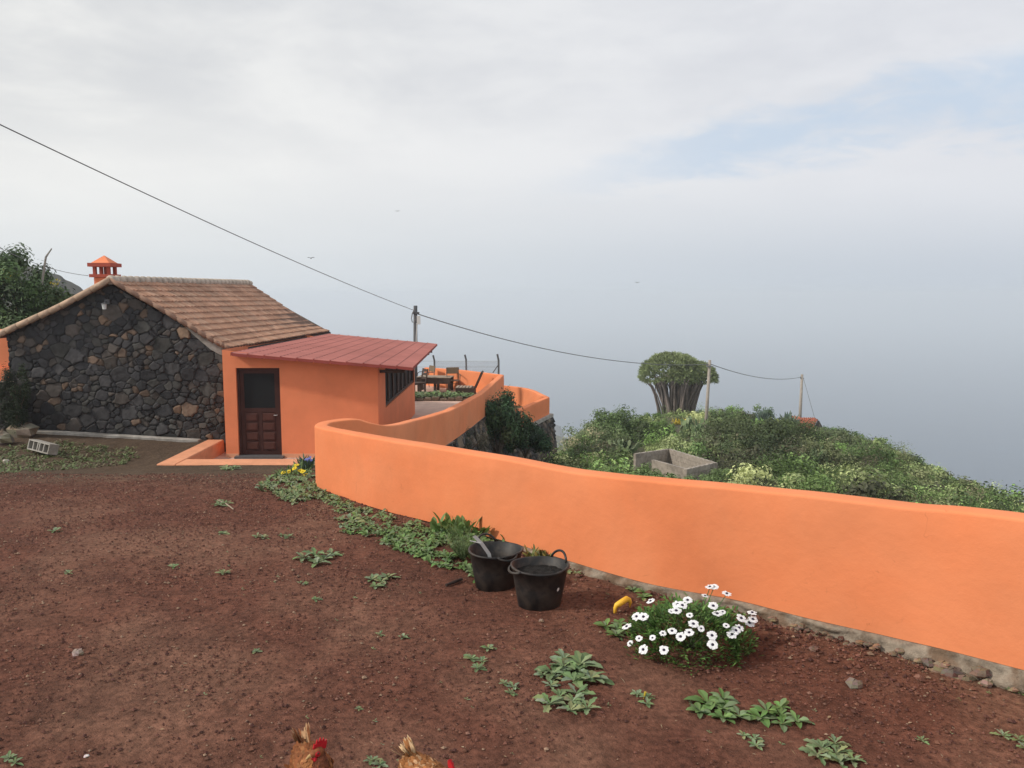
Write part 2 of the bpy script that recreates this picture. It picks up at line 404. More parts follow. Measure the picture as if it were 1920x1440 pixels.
mb = MB(); mb.grid(np.stack([XX, YY, ZZ], -1), CC)
mb.build('ground', MATS['soil'], smooth=True, kind='structure')

# gravel and grit lying on the soil
n = 62000
gy = 2.7 + (14.5 - 2.7) * RN.random(n) ** 1.75
gx = wallx(gy) - .05 - (wallx(gy) + 0.78 * gy + .6) * RN.random(n) ** 1.25
keep = (fbm(gx * 1.3, gy * 1.3, 3, 77) + RN.random(n) * .9 - .1) > 0.1
gx, gy = gx[keep], gy[keep]; n = len(gx)
gs = 0.0028 + 0.012 * RN.random(n) ** 7 + 0.0007 * gy
near = np.clip(1.3 - (wallx(gy) - gx) / .9, 0, 1) * (gx > -.3); gs = gs * (1 + near * 1.6 * RN.random(n) ** 2)
O = np.array([(1, 0, 0), (0, 1, 0), (-1, 0, 0), (0, -1, 0), (0, 0, .75), (0, 0, -.6)])
a = RN.random(n) * 6.28
V6 = O[None] * (0.7 + .6 * RN.random((n, 6, 1))) * gs[:, None, None]
ca, sa = np.cos(a)[:, None], np.sin(a)[:, None]
V6 = np.stack([V6[..., 0] * ca - V6[..., 1] * sa, V6[..., 0] * sa + V6[..., 1] * ca, V6[..., 2]], -1)
V6 += np.stack([gx, gy, gz(gx, gy) + gs * .35 + .004], -1)[:, None]
T = np.array([(0, 1, 4, 4), (1, 2, 4, 4), (2, 3, 4, 4), (3, 0, 4, 4)])
cp = pal(n, [(.15, .065, .047), (.10, .043, .033), (.18, .095, .07), (.07, .032, .026), (.17, .075, .055), (.09, .04, .032), (.13, .06, .045), (.08, .036, .03), (.14, .062, .046), (.12, .052, .04), (.11, .05, .038), (.13, .06, .04), (.10, .045, .032), (.16, .075, .05), (.09, .04, .03), (.24, .16, .11)], .3)
mb = MB(); Q = V6[:, [0, 1, 4]]; 
k0 = 0
mbv = V6.reshape(-1, 3); base = (np.arange(n) * 6)[:, None]
me = bpy.data.meshes.new('gravel')
tri = np.concatenate([(base + np.array(t)) for t in ((0, 1, 4), (1, 2, 4), (2, 3, 4), (3, 0, 4))])
me.vertices.add(len(mbv)); me.vertices.foreach_set('co', mbv.astype(np.float32).ravel())
me.loops.add(tri.size); me.loops.foreach_set('vertex_index', tri.astype(np.int32).ravel())
me.polygons.add(len(tri)); me.polygons.foreach_set('loop_start', (np.arange(len(tri)) * 3).astype(np.int32))
at_ = me.attributes.new('col', 'FLOAT_COLOR', 'FACE')
at_.data.foreach_set('color', np.concatenate([np.tile(cp, (4, 1)), np.ones((4 * n, 1))], 1).astype(np.float32).ravel())
me.polygons.foreach_set('use_smooth', np.zeros(len(tri), bool)); me.update(calc_edges=True); me.materials.append(MATS['pebble'])
o = bpy.data.objects.new('gravel', me); COL.objects.link(o); tag(o, 'fine reddish brown gravel and grit strewn over the yard', 'gravel', kind='stuff')

# floor of the court and terrace behind the wall
ys = np.linspace(17.55, 35.1, 40); mb = MB()
P = np.stack([np.stack([np.full(40, -7.3), ys, np.full(40, FLOOR)], 1), np.stack([np.interp(ys, [17, 31.3, 31.5, 35.2], [-1.5, -.40, -.5, -3.7]), ys, np.full(40, FLOOR)], 1)], 0)
mb.grid(np.transpose(P, (1, 0, 2))); mb.build('courtyard_floor', MATS['paving'], kind='structure')

# the slope beyond the wall: crest line by bearing, then down to the sea
CRX = [1000, 1060, 1100, 1150, 1200, 1270, 1340, 1400, 1450, 1500, 1550, 1600, 1650, 1700, 1750, 1800, 1850, 1900, 1950, 2100, 2300, 3200]
CRY = [905, 862, 835, 818, 803, 781, 782, 784, 788, 800, 812, 826, 842, 864, 886, 905, 930, 950, 968, 1045, 1120, 1300]
CRD = [36, 44, 50, 58, 66, 76, 80, 82, 84, 85, 82, 76, 70, 63, 57, 51, 46, 42, 39, 32, 26, 18]
cu = (np.array(CRX) - 960) / 1494.; cz = np.array([at(960, y_, d_).z for y_, d_ in zip(CRY, CRD)]); cY = np.array(CRD, float)
SEA_Z = -250.0
def tz(x, y):
    x = np.asarray(x, float); y = np.asarray(y, float); u = x / np.maximum(y, .5)
    Yc = np.interp(u, cu, cY); Zc = np.interp(u, cu, cz)
    t = np.clip((y - 9) / (Yc - 9), 0, 1)
    z = -2.6 + (Zc + 2.6) * t
    z = np.where(y > Yc, Zc - (y - Yc) * .9 - ((y - Yc) * .05) ** 2, z)
    z = z + .35 * fbm(x * .12, y * .12, 3, 5) * np.clip((y - 12) / 15, 0, 1) * np.clip((Yc + 3 - y) / 8, .2, 1)
    return np.maximum(z, SEA_Z - 1)
us = np.linspace(-.06, 1.5, 220); ds = np.concatenate([np.linspace(3, 90, 180), np.linspace(92, 380, 40)])
UU, DD = np.meshgrid(us, ds)
TX = UU * DD; TX = np.maximum(TX, wallx(np.minimum(DD, 59)) + .02 + np.maximum(UU, 0) * .3)
TX = np.where(DD > 30, np.maximum(UU * DD, -.2), TX)
mb = MB(); mb.grid(np.stack([TX, DD, tz(TX, DD)], -1)); mb.build('hillside_terrain', MATS['hill_green'], smooth=True, kind='structure')

# far headland and the green slope before it, and the mountain behind the tree
def ridge(name, pts, Y, depth, m, foot, rough_=.5):
    pts = cr(pts, 8); mb = MB(); rows = []
    for t in np.linspace(0, 1, 14):
        row = []
        for (px, py) in pts:
            p = at(px, py, Y); w = t ** .8
            zz = p.z * (1 - w) + foot * w + (p.z - foot) * .05 * float(fbm(p.x * 8 / Y + 3, t * 5, 3, 8)) * (t > 0)
            row.append((p.x * (1 - t * depth / Y), p.y - t * depth, zz))
        rows.append(row)
    back = [(x * 1.1, y * 1.12, foot) for (x, y, z) in rows[0]]
    mb.grid(np.array([back] + rows)); return mb.build(name, m, smooth=False, kind='structure')
ridge('far_headland', [(860, 775), (960, 783), (1030, 790), (1040, 795), (1050, 800), (1056, 812), (1060, 822), (1072, 828), (1085, 836), (1120, 842)], 1150, 260, MATS['cliff'], SEA_Z - .5)
ridge('far_slope', [(880, 800), (960, 806), (1030, 814), (1050, 818), (1066, 824), (1080, 836), (1100, 846), (1130, 860), (1170, 880)], 620, 150, MATS['far_green'], SEA_Z - .5)
ridge('mountain', [(-420, 400), (-200, 440), (0, 482), (90, 510), (112, 516), (122, 524), (134, 529), (141, 533), (150, 538), (163, 549), (200, 570), (330, 610)], 170, 70, MATS['mountain'], -30)

# sea
mb = MB(); rs = np.array([250, 500, 900, 1600, 3000, 6000, 11800]); aa = np.linspace(-1.35, 1.35, 60)
RR, AA = np.meshgrid(rs, aa); mb.grid(np.stack([RR * np.sin(AA), RR * np.cos(AA), np.full(RR.shape, SEA_Z)], -1))
mb.build('sea', MATS['sea'], kind='structure')

# haze: one closed box of even, thin air
mb = MB(); mb.box(-11900, 11900, -900, 11900, SEA_Z - 2.5, 16)
hm = bpy.data.materials.new('haze'); hm.use_nodes = True; t = hm.node_tree; t.nodes.clear()
pv = t.nodes.new('ShaderNodeVolumePrincipled'); oo = t.nodes.new('ShaderNodeOutputMaterial')
pv.inputs['Color'].default_value = (0.89, 0.945, 1.0, 1); pv.inputs['Density'].default_value = 0.00058; pv.inputs['Anisotropy'].default_value = 0.25
t.links.new(pv.outputs[0], oo.inputs['Volume'])
HAZE = mb.build('haze', hm, kind='stuff', label='pale blue grey sea haze filling the air over the water', cat='haze')

# ------------------------------------------------------------------ stone sheets (a fitted rubble pattern with relief)
def stones(W, H, res, r0, r1, seed, cols, weights, mortar, depth=.05, gapw=.02, aspect=1.15, tilt=.03):
    rg = np.random.default_rng(seed); P = []; 
    for _ in range(9000):
        r = r0 + (r1 - r0) * rg.random() ** 1.3 * (1 - _ / 9000) ** .7; x = rg.random() * (W + .4) - .2; y = rg.random() * (H + .4) - .2
        if all(((x - q[0]) / aspect) ** 2 + (y - q[1]) ** 2 > (.86 * (r + q[2])) ** 2 for q in P): P.append((x, y, r))
    P = np.array(P); nu = int(W / res) + 1; nv = int(H / res) + 1
    U, V = np.meshgrid(np.linspace(0, W, nu), np.linspace(0, H, nv))
    wu = U + .05 * fbm(U * 5, V * 5, 4, seed + 1); wv = V + .05 * fbm(U * 5, V * 5, 4, seed + 2)
    gv = 1 + .8 * fbm(U * 2.5, V * 2.5, 2, seed + 3)
    best = np.full(U.shape, 1e9); sec = np.full(U.shape, 1e9); idx = np.zeros(U.shape, int)
    for i, (x, y, r) in enumerate(P):
        j0, j1 = max(0, int((x - .9) / res)), min(nu, int((x + .9) / res) + 2); i0, i1 = max(0, int((y - .9) / res)), min(nv, int((y + .9) / res) + 2)
        if j0 >= j1 or i0 >= i1: continue
        d = np.sqrt(((wu[i0:i1, j0:j1] - x) / aspect) ** 2 + (wv[i0:i1, j0:j1] - y) ** 2) - r
        b1 = best[i0:i1, j0:j1]; s1 = sec[i0:i1, j0:j1]
        lt = d < b1
        s1[:] = np.where(lt, b1, np.minimum(s1, d)); b1[:] = np.where(lt, d, b1); idx[i0:i1, j0:j1][lt] = i
    e = np.clip((sec - best) / (gapw * 2.2 * gv), 0, 1); e = e * (2 - e)
    nP = len(P); tl = rg.normal(size=(nP, 2)) * tilt; off = rg.random(nP) ** 2 * .045
    h = depth * e + e * (off[idx] + (U - P[idx, 0]) * tl[idx, 0] * 2.5 + (V - P[idx, 1]) * tl[idx, 1] * 2.5 + .012 * fbm(U * 9, V * 9, 4, seed + 5))
    sc = np.array(cols)[rg.choice(len(cols), nP, p=np.array(weights) / sum(weights))] * (1 + .28 * (rg.random((nP, 1)) * 2 - 1))
    c = sc[idx] * (1 + .22 * fbm(U * 6, V * 6, 4, seed + 9))[..., None]
    mk = np.clip((sec - best) / (gapw * gv), 0, 1)[..., None]
    return U, V, h, c * mk + np.array(mortar) * (1 - mk)

# ------------------------------------------------------------------ long orange wall
def sweep_wall(path, halfw, name, m, parent=None, n=8, seedn=3, rnd=.026, wob=.008, **k):
    """path rows: x, y, ztop, zbase of the centre line"""
    C = cr(path, n); m_ = len(C); T = np.gradient(C[:, :2], axis=0); T /= np.linalg.norm(T, axis=1)[:, None]
    N = np.stack([T[:, 1], -T[:, 0]], 1)
    ang = np.linspace(0, math.pi / 2, 5)
    side = [(-halfw, 0.0)] + [(-halfw, t) for t in (.2, .4, .6, .8)]
    L = np.concatenate([[0], np.cumsum(np.linalg.norm(np.diff(C[:, :2], axis=0), axis=1))])
    rows = []
    for i in range(m_):
        zt, zb = C[i, 2], C[i, 3]; prof = []
        for (o_, f) in side: prof.append((o_, zb + (zt - rnd - zb) * f))
        for w in ang: prof.append((-halfw + rnd * (1 - math.cos(w)), zt - rnd + rnd * math.sin(w)))
        prof += [(0, zt + .004)]
        for w in ang[::-1]: prof.append((halfw - rnd * (1 - math.cos(w)), zt - rnd + rnd * math.sin(w)))
        for (o_, f) in side[::-1]: prof.append((-o_, zb + (zt - rnd - zb) * f))
        rows.append(prof)
    Pf = np.array(rows); o_, z = Pf[..., 0], Pf[..., 1]
    LL = np.repeat(L[:, None], Pf.shape[1], 1)
    o_ = o_ + wob * fbm(LL * 1.6, z * 2.2 + np.sign(o_) * 7, 3, seedn)
    z = z + wob * 1.4 * fbm(LL * .9, 0 * z + 3.3, 3, seedn + 4) * (np.abs(Pf[..., 1] - C[:, 3:4]) > .3)
    G = np.stack([C[:, 0:1] + N[:, 0:1] * o_, C[:, 1:2] + N[:, 1:2] * o_, z], -1)
    mb = MB(); mb.grid(G)
    mb.poly(G[0][::-1].tolist()); mb.poly(G[-1].tolist())
    return mb.build(name, m, parent, smooth=True, weld=True, **k), C, N
HW = .105
near = []
for i, w in enumerate(WF):
    a_ = WF[max(i - 1, 0)]; c_ = WF[min(i + 1, len(WF) - 1)]
    tx, ty = c_[0] - a_[0], c_[1] - a_[1]; l_ = math.hypot(tx, ty)
    near.append((w[0] + ty / l_ * HW, w[1] - tx / l_ * HW, w[3] + .004, w[2]))
near = near[:-1]
zt = near[-1][2]; zb = near[-1][3]
p1 = at(720, 797, 13.4); p2 = at(780, 786, 15.5); p3 = at(840, 768, 18.5); p4 = at(880, 748, 22.0); p5 = at(905, 733, 25.3); p6 = at(940, 703, 31.5)
bend = [(-2.93, 12.15, zt - .02, zb - .02), (-2.90, 12.62, zt - .04, zb - .1), (-2.56, 12.95, zt - .06, zb - .2)]
far = [(p.x, p.y, p.z, p.z - hh) for p, hh in ((p1, .9), (p2, .8), (p3, .74), (p4, .75), (p5, .78), (p6, .80))]
top0 = p6.z
q1 = at(868, 694, 33.2); q2 = at(799, 689, 35.2)
farw = [(q1.x, q1.y, q1.z, FLOOR - .1), (q2.x, q2.y, q2.z, FLOOR - .1)]
gw = thing('garden_wall', 'long curving orange plaster wall from the right foreground round to the terrace', 'wall', (WF[6][0], WF[6][1], WF[6][2]))
wob, WC, WN = sweep_wall(near + bend + far, HW, 'plaster_wall', MATS['plaster_orange'], gw, 10)
sweep_wall([(far[-1][0] + .02, far[-1][1] + .03, far[-1][2], FLOOR - .1)] + farw, HW, 'end_wall', MATS['plaster_orange'], gw, 10, seedn=30)

# mortar footing with stones under the near leg
ft = cr([(w[0], w[1], w[2], w[4]) for w in WF[:10]], 14); mb = MB(); T = np.gradient(ft[:, :2], axis=0); T /= np.linalg.norm(T, axis=1)[:, None]; Nf = np.stack([T[:, 1], -T[:, 0]], 1)
Lf = np.concatenate([[0], np.cumsum(np.linalg.norm(np.diff(ft[:, :2], axis=0), axis=1))])
rows = []
for v in np.linspace(0, 1, 10):
    off = -.012 - .05 * np.sin(v * 1.5) - .06 * fbm(Lf * 5, v * 2 + 0 * Lf, 4, 60) * (v > .05) - .01 * vnoise(Lf * 20, v * 6 + 0 * Lf, 61)
    z = ft[:, 2] - .004 - v * (ft[:, 3] + .06) + .006 * vnoise(Lf * 9, 0 * Lf, 62) * (v > .05)
    rows.append(np.stack([ft[:, 0] + Nf[:, 0] * off, ft[:, 1] + Nf[:, 1] * off, z], 1))
rows.insert(0, np.stack([ft[:, 0] + Nf[:, 0] * .05, ft[:, 1] + Nf[:, 1] * .05, ft[:, 2] - .002], 1))
mb.grid(np.array(rows)); mb.build('footing', MATS['mortar'], gw, smooth=True)
def rock(mb, c, r, seed, col, sz=.7):
    import bmesh
    k = len(mb.v); n1, n2 = 7, 5; random.seed(seed)
    a0 = R(0, 6)
    pts = []
    for i in range(n2 + 1):
        for j in range(n1):
            th = math.pi * i / n2; ph = 2 * math.pi * j / n1 + a0
            q = 1 + R(-.28, .28)
            pts.append((c[0] + r[0] * math.sin(th) * math.cos(ph) * q, c[1] + r[1] * math.sin(th) * math.sin(ph) * q, c[2] + r[2] * math.cos(th) * q))
    for i in range(n2):
        for j in range(n1):
            mb.poly([pts[i * n1 + j], pts[i * n1 + (j + 1) % n1], pts[(i + 1) * n1 + (j + 1) % n1], pts[(i + 1) * n1 + j]], tuple(x * R(.85, 1.1) for x in col))
    random.seed(seed + 999)
SC = [(.24, .14, .085), (.20, .145, .10), (.13, .10, .08), (.26, .18, .115), (.17, .12, .085)]
mb = MB()
for i in range(150):
    t = R(0, .66) ** 1.2; k = int(t * (len(ft) - 1)); s = R(.014, .048) * (1.25 if t < .4 else .7)
    c = (ft[k][0] - Nf[k][0] * R(.05, .09), ft[k][1] - Nf[k][1] * R(.05, .09), ft[k][2] - ft[k][3] * R(.45, 1.15))
    rock(mb, c, (s * R(1, 1.8), s * R(.8, 1.2), s * R(.5, .8)), i, random.choice(SC))
mb.build('footing_stone', MATS['stonework'], gw, kind='stuff')

# ------------------------------------------------------------------ rubble under the far leg, and the lower terrace
VC = [(.075, .068, .064), (.11, .085, .065), (.16, .12, .085), (.19, .16, .12), (.05, .046, .045)]
def rubble(name, a, b, z0a, z0b, H, batter, seed, m, parent=None, r0=.07, r1=.2, **k):
    """stone face from a to b (xy), its top at z0a..z0b, H high, leaning out by batter"""
    a = np.array(a); b_ = np.array(b); L = np.linalg.norm(b_ - a); t = (b_ - a) / L; nrm = np.array([t[1], -t[0]])
    U, V, h, c = stones(L, H, .045, r0, r1, seed, VC, [4, 3, 2, 1, 3], (.02, .018, .016), depth=.07, gapw=.035, tilt=.1)
    top = z0a + (z0b - z0a) * U / L
    off = (H - V) * batter + h
    P = np.stack([a[0] + t[0] * U + nrm[0] * off, a[1] + t[1] * U + nrm[1] * off, top - (H - V)], -1)
    mb = MB(); mb.grid(P, c)
    bk = np.array([[*(a - nrm * .3), z0a - H], [*(b_ - nrm * .3), z0b - H], [*(b_ - nrm * .3), z0b], [*(a - nrm * .3), z0a]])
    mb.poly(bk.tolist(), (.05, .045, .04)); mb.poly([bk[3], bk[2], P[-1, -1], P[-1, 0]], (.2, .17, .14))
    mb.poly([bk[1], bk[2], P[-1, -1], P[0, -1]], (.06, .05, .045))
    return mb.build(name, m, parent, smooth=True, **k)
fl = cr(far, 3)
rt = thing('retaining_wall', 'dark dry stone retaining wall beneath the far shaded stretch of orange wall', 'wall', (-1.2, 20, -4))
for i in range(0, len(fl) - 1):
    a_, b_ = fl[i], fl[i + 1]; tx, ty = b_[0] - a_[0], b_[1] - a_[1]; l_ = math.hypot(tx, ty); nx_, ny_ = ty / l_, -tx / l_
    if i % 3 == 0 and i + 3 < len(fl):
        e_ = fl[i + 3]; tx, ty = e_[0] - a_[0], e_[1] - a_[1]; l_ = math.hypot(tx, ty); nx_, ny_ = ty / l_, -tx / l_
        rubble('stone_face', (a_[0] + nx_ * .03, a_[1] + ny_ * .03), (e_[0] + nx_ * .03 + tx / l_ * .05, e_[1] + ny_ * .03), a_[3] + .0, e_[3] + .0, 2.8, .18, 50 + i, MATS['stonework'], rt)
# lower terrace: orange parapet over a battered stone wall
TT = at(1030, 744, 34).z
c1 = at(1030, 744, 34); c0 = at(962, 763, 29.6); c2 = at(989, 728, 36.9); c3 = at(938, 722, 38.3)
tw = thing('terrace_wall', 'lower orange parapet on a tall dark stone base, beyond the terrace corner', 'wall', (c1.x, c1.y, -5))
dx_, dy_ = c1.x - c0.x, c1.y - c0.y; dl = math.hypot(dx_, dy_)
sweep_wall([(c0.x - dx_ * .35, c0.y - dy_ * .35, TT, TT - .72), (c0.x, c0.y, TT, TT - .72), (c1.x - .1, c1.y - .12, TT, TT - .72)], .11, 'parapet', MATS['plaster_orange'], tw, 6, seedn=70)
sweep_wall([(c1.x - .12, c1.y + .02, TT, TT - .9), (c2.x, c2.y, TT, TT - .9), (c3.x, c3.y, TT, TT - .9), (c3.x - 2, c3.y + .7, TT, TT - .9)], .11, 'parapet', MATS['plaster_orange'], tw, 6, seedn=75)
nx_, ny_ = dy_ / dl, -dx_ / dl
A = (c0.x - dx_ * .4 + nx_ * .13, c0.y - dy_ * .4 + ny_ * .13); B = (c1.x + nx_ * .13, c1.y + ny_ * .13)
rubble('stone_base', A, B, TT - .86, TT - .86, 3.4, .10, 91, MATS['stonework'], tw, .07, .19)
rubble('stone_base', B, (c2.x + .25, c2.y + .1), TT - .86, TT - .86, 3.4, .10, 92, MATS['stonework'], tw)
mb = MB(); M = Matrix.Translation((B[0], B[1], TT - .86)) @ Matrix.Rotation(math.atan2(dy_, dx_), 4, 'Z')
mb.box(-dl * 1.4, .03, -.05, .30, 0.002, .14, M); mb.build('mortar_band', MATS['concrete'], tw)
mb = MB(); mb.poly([(A[0], A[1], TT - .85), (B[0], B[1], TT - .85), (c2.x, c2.y, TT - .85), (c3.x, c3.y, TT - .85), (-2.5, 38, TT - .85), (-1.8, 31, TT - .85)], (.10, .09, .05)); mb.build('lower_terrace_ground', MATS['soil'], kind='structure')

# ------------------------------------------------------------------ stone house
YG = 20.0
def ag(px, py): return at(px, py, YG)
hs = thing('stone_house', 'dark volcanic stone house with a pale brown tiled gable roof', 'house', (ag(205, 815).x, YG + 4, ag(205, 815).z))
GC = [(.052, .050, .052), (.036, .036, .039), (.082, .070, .062), (.145, .10, .072), (.062, .060, .056), (.21, .14, .095)]
xL, xR = ag(18, 700).x, -7.05; zB = ag(205, 832).z
pk = ag(205, 532); eL = ag(18, 624); eR = ag(420, 657)
Wd = xR - xL; Hh = pk.z - zB
U, V, h, c = stones(Wd, Hh, .016, .045, .21, 12, GC, [8, 6, 3.2, 1.0, 4, .45], (.018, .017, .016), depth=.045, gapw=.016, aspect=1.2)
topz = np.interp(U + xL, [xL, pk.x, xR], [eL.z, pk.z, eR.z - .02])
Zv = zB + V; scale = np.minimum(Zv, topz)
mb = MB(); P = np.stack([xL + U, YG + .05 - h, scale], -1)
bad = (Zv > topz + .03)
i = np.arange(P.shape[0] * P.shape[1]).reshape(P.shape[:2]); F = np.stack([i[:-1, :-1], i[:-1, 1:], i[1:, 1:], i[1:, :-1]], -1)[~(bad[:-1, :-1] & bad[:-1, 1:])]
mb.V.append(P.reshape(-1, 3)); mb.F.append(F.reshape(-1, 4)); mb.C.append(((c[:-1, :-1] + c[1:, 1:]) / 2)[~(bad[:-1, :-1] & bad[:-1, 1:])])
YB = 29.6; dxh = .35                         # the house runs straight back, drifting slightly right
sc_ = (.055, .052, .05)
mb.poly([(xL, YG + .03, zB), (xL, YG + .03, eL.z), (xL + dxh, YB, eL.z), (xL + dxh, YB, zB)], sc_)
mb.poly([(xR, YG + .03, zB), (xR + dxh, YB, zB), (xR + dxh, YB, eR.z), (xR, YG + .03, eR.z)], sc_)
mb.poly([(xL + dxh, YB, zB), (xL + dxh, YB, eL.z), (pk.x + dxh, YB, pk.z), (xR + dxh, YB, eR.z), (xR + dxh, YB, zB)], sc_)
mb.build('wall', MATS['stonework'], hs, smooth=True)
# mortar repair under the right eave
mb = MB(); a1 = ag(352, 612); a2 = ag(424, 652); a3 = ag(424, 668); a4 = ag(404, 662)
pts = [ag(x_, y_) for x_, y_ in ((345, 608), (372, 622), (400, 638), (427, 654), (427, 668), (412, 664), (396, 655), (378, 640), (360, 624))]
fr = [(p.x, YG - .045, p.z) for p in pts]; bk = [(p.x, YG + .02, p.z) for p in pts]
mb.poly(fr); 
for j in range(len(fr)): mb.poly([fr[j], bk[j], bk[(j + 1) % len(fr)], fr[(j + 1) % len(fr)]])
mb.build('mortar_patch', MATS['concrete'], hs)
# roof: two slopes of barrel tiles
TC = [(.38, .215, .145), (.36, .20, .13), (.40, .24, .165), (.34, .19, .125), (.37, .23, .16)]
def slope(name, near_prof, far_prof, rows, ncol, th, parent, cols=TC, amp=.045, step=.032, sub=8, over=.0):
    """profiles: ridge-to-eave polylines at the near and far ends"""
    npf = cr(near_prof, 10); fpf = cr(far_prof, 10)
    def res(p, k):
        L_ = np.concatenate([[0], np.cumsum(np.linalg.norm(np.diff(p, axis=0), axis=1))]); L_ /= L_[-1]
        tt = np.linspace(0, 1, k); return np.stack([np.interp(tt, L_, p[:, j]) for j in range(3)], 1)
    K = rows * 5 + 1; vs = np.linspace(0, 1, K)
    # duplicate rows at each tile end to make a sharp lip
    vv = []; lift = []
    for r in range(rows):
        for q in (0, .33, .66, .985): vv.append((r + q) / rows); lift.append(q * step)
    vv.append(1.0); lift.append(step)
    vv = np.array(vv); lift = np.array(lift)
    def smp(p): 
        q = res(p, 200); return np.stack([np.interp(vv, np.linspace(0, 1, 200), q[:, j]) for j in range(3)], 1)
    A_, B_ = smp(npf), smp(fpf); nu = ncol * sub + 1; u = np.linspace(0, 1, nu)
    G = A_[:, None] * (1 - u)[None, :, None] + B_[:, None] * u[None, :, None]
    ud = (fpf[0] - npf[0]); vd = (npf[-1] - npf[0]); nn = np.cross(ud, vd); nn /= np.linalg.norm(nn); nn *= np.sign(nn[2])
    ci = np.minimum((u * ncol).astype(int), ncol - 1); ri = np.minimum((vv * rows + 1e-6).astype(int), rows - 1)
    rgn = np.random.default_rng(5 + ncol); jj = rgn.random((rows, ncol))
    hgt = amp * np.abs(np.sin(np.pi * u * ncol))[None] ** .7 + lift[:, None] + (jj[ri][:, ci] - .5) * .014
    G = G + nn * hgt[..., None]
    tc_ = np.array(cols)[rgn.integers(0, len(cols), (rows, ncol))] * (1 + .15 * (rgn.random((rows, ncol, 1)) - .5))
    cc = tc_[ri][:, ci]; 
    valley = (np.abs(np.sin(np.pi * u * ncol)) < .3)[None, :, None] * .25
    cc = cc * (1 - valley) * (1 + .25 * fbm(G[..., 0] * 1.3 + G[..., 1] * .9, G[..., 1] * 1.3, 3, 15))[..., None]
    mb = MB(); mb.grid(G, cc)
    lo = G - nn * (th + hgt[..., None] * .0); e_ = [0, -1]
    # closed underside and edges
    mb.grid(lo[:: len(lo) - 1][:, :: nu - 1] - np.array([0, 0, 0.0]), None) if False else None
    c4 = [lo[0, 0], lo[0, -1], lo[-1, -1], lo[-1, 0]]; mb.poly(c4, (.12, .07, .05))
    for E in (0, -1):
        for j in range(len(G) - 1): mb.poly([G[j, E], G[j + 1, E], lo[j + 1, E], lo[j, E]], tuple(cc[j, E]))
    for j in range(nu - 1): mb.poly([G[-1, j], G[-1, j + 1], lo[-1, j + 1], lo[-1, j]], (.07, .04, .035) if j % sub in (0, sub - 1) else tuple(cc[-1, j] * .8))
    return mb.build(name, MATS['roof_tile'], parent)
R0 = at(207, 527, YG - .18); NP = [(R0.x, R0.y, R0.z)] + [tuple(at(x_, y_, YG - .18)) for x_, y_ in ((285, 571), (350, 610), (400, 640), (429, 654))]
kx, kz = None, None
fr0 = at(469, 532, YB); FPf = [tuple(at(x_, y_, YB)) for x_, y_ in ((469, 534), (512, 562), (560, 594), (590, 611), (617, 622))]
slope('roof_slope', NP, FPf, 12, 46, .05, hs)
NL = [(R0.x, R0.y, R0.z)] + [tuple(at(x_, y_, YG - .18)) for x_, y_ in ((120, 574), (60, 602), (0, 629), (-12, 634))]
FL = [(fr0.x, YB, fr0.z)] + [(p_[0] + (fr0.x - R0.x), YB, p_[2] + (fr0.z - R0.z)) for p_ in NL[1:]]
slope('roof_slope', NL, FL, 12, 46, .05, hs)
mb = MB()                                    # ridge caps: overlapping half barrels
nr = 30
for j in range(nr):
    a_ = Vector(NP[0]).lerp(Vector((fr0.x, YB, fr0.z)), j / nr) + Vector((0, 0, .03)); b_ = Vector(NP[0]).lerp(Vector((fr0.x, YB, fr0.z)), (j + 1.12) / nr) + Vector((0, 0, .015))
    t_ = R(.85, 1.1); mb.tube([a_, b_], [.118, .092], 10, (.47 * t_, .40 * t_, .33 * t_))
mb.build('ridge_tiles', MATS['roof_tile'], hs, smooth=True)
mb = MB(); pr = cr(NL, 3)                   # verge: pale tiles laid down the left gable edge
for j in range(len(pr) - 1):
    a_ = Vector(pr[j]) + Vector((0, -.03, .045)); b_ = Vector(pr[j + 1]) + Vector((0, -.03, .03)); b_ = a_ + (b_ - a_) * 1.1
    t_ = R(.9, 1.1); mb.tube([b_, a_], [.085, .068], 8, (.44 * t_, .31 * t_, .22 * t_))
pr = cr(NP, 3)
for j in range(len(pr) - 1):
    a_ = Vector(pr[j]) + Vector((0, -.02, .035)); b_ = Vector(pr[j + 1]) + Vector((0, -.02, .02)); b_ = a_ + (b_ - a_) * 1.1
    t_ = R(.85, 1.05); mb.tube([b_, a_], [.062, .052], 8, (.28 * t_, .17 * t_, .12 * t_))
mb.build('verge_tiles', MATS['roof_tile'], hs, smooth=True)
# chimney
YC = 21.3; cx = at(189, 500, YC).x; k_ = YC / 1500
ch = MB(); z0, z1 = at(199, 600, YC).z, at(199, 520, YC).z; hw = 14.5 * k_
ch.box(cx - hw, cx + hw, YC, YC + 2 * hw, z0, z1, bev=.01)
chim = ch.build('chimney', MATS['plaster_house'], hs)
def sub(name, mb, m, par):                   # sub-part: child of a part
    o = mb.build(name, m, None); o.parent = par; base = WL[par.name]; o.location = o.location - Vector(base); return o
m1 = MB(); zz1 = at(199, 514, YC).z; hh = 20 * k_; m1.box(cx - hh, cx + hh, YC - 5.5 * k_, YC + 2 * hw + 5.5 * k_, z1 + .002, zz1)
zz2 = at(199, 500, YC).z
zz3 = at(199, 493, YC).z; hh = 21.5 * k_; m1.box(cx - hh, cx + hh, YC - 7 * k_, YC + 2 * hw + 7 * k_, zz2, zz3)
mat('plaster_red', (.36, .075, .045), .8, .1, 3)
sub('chimney_slab', m1, MATS['plaster_red'], chim)
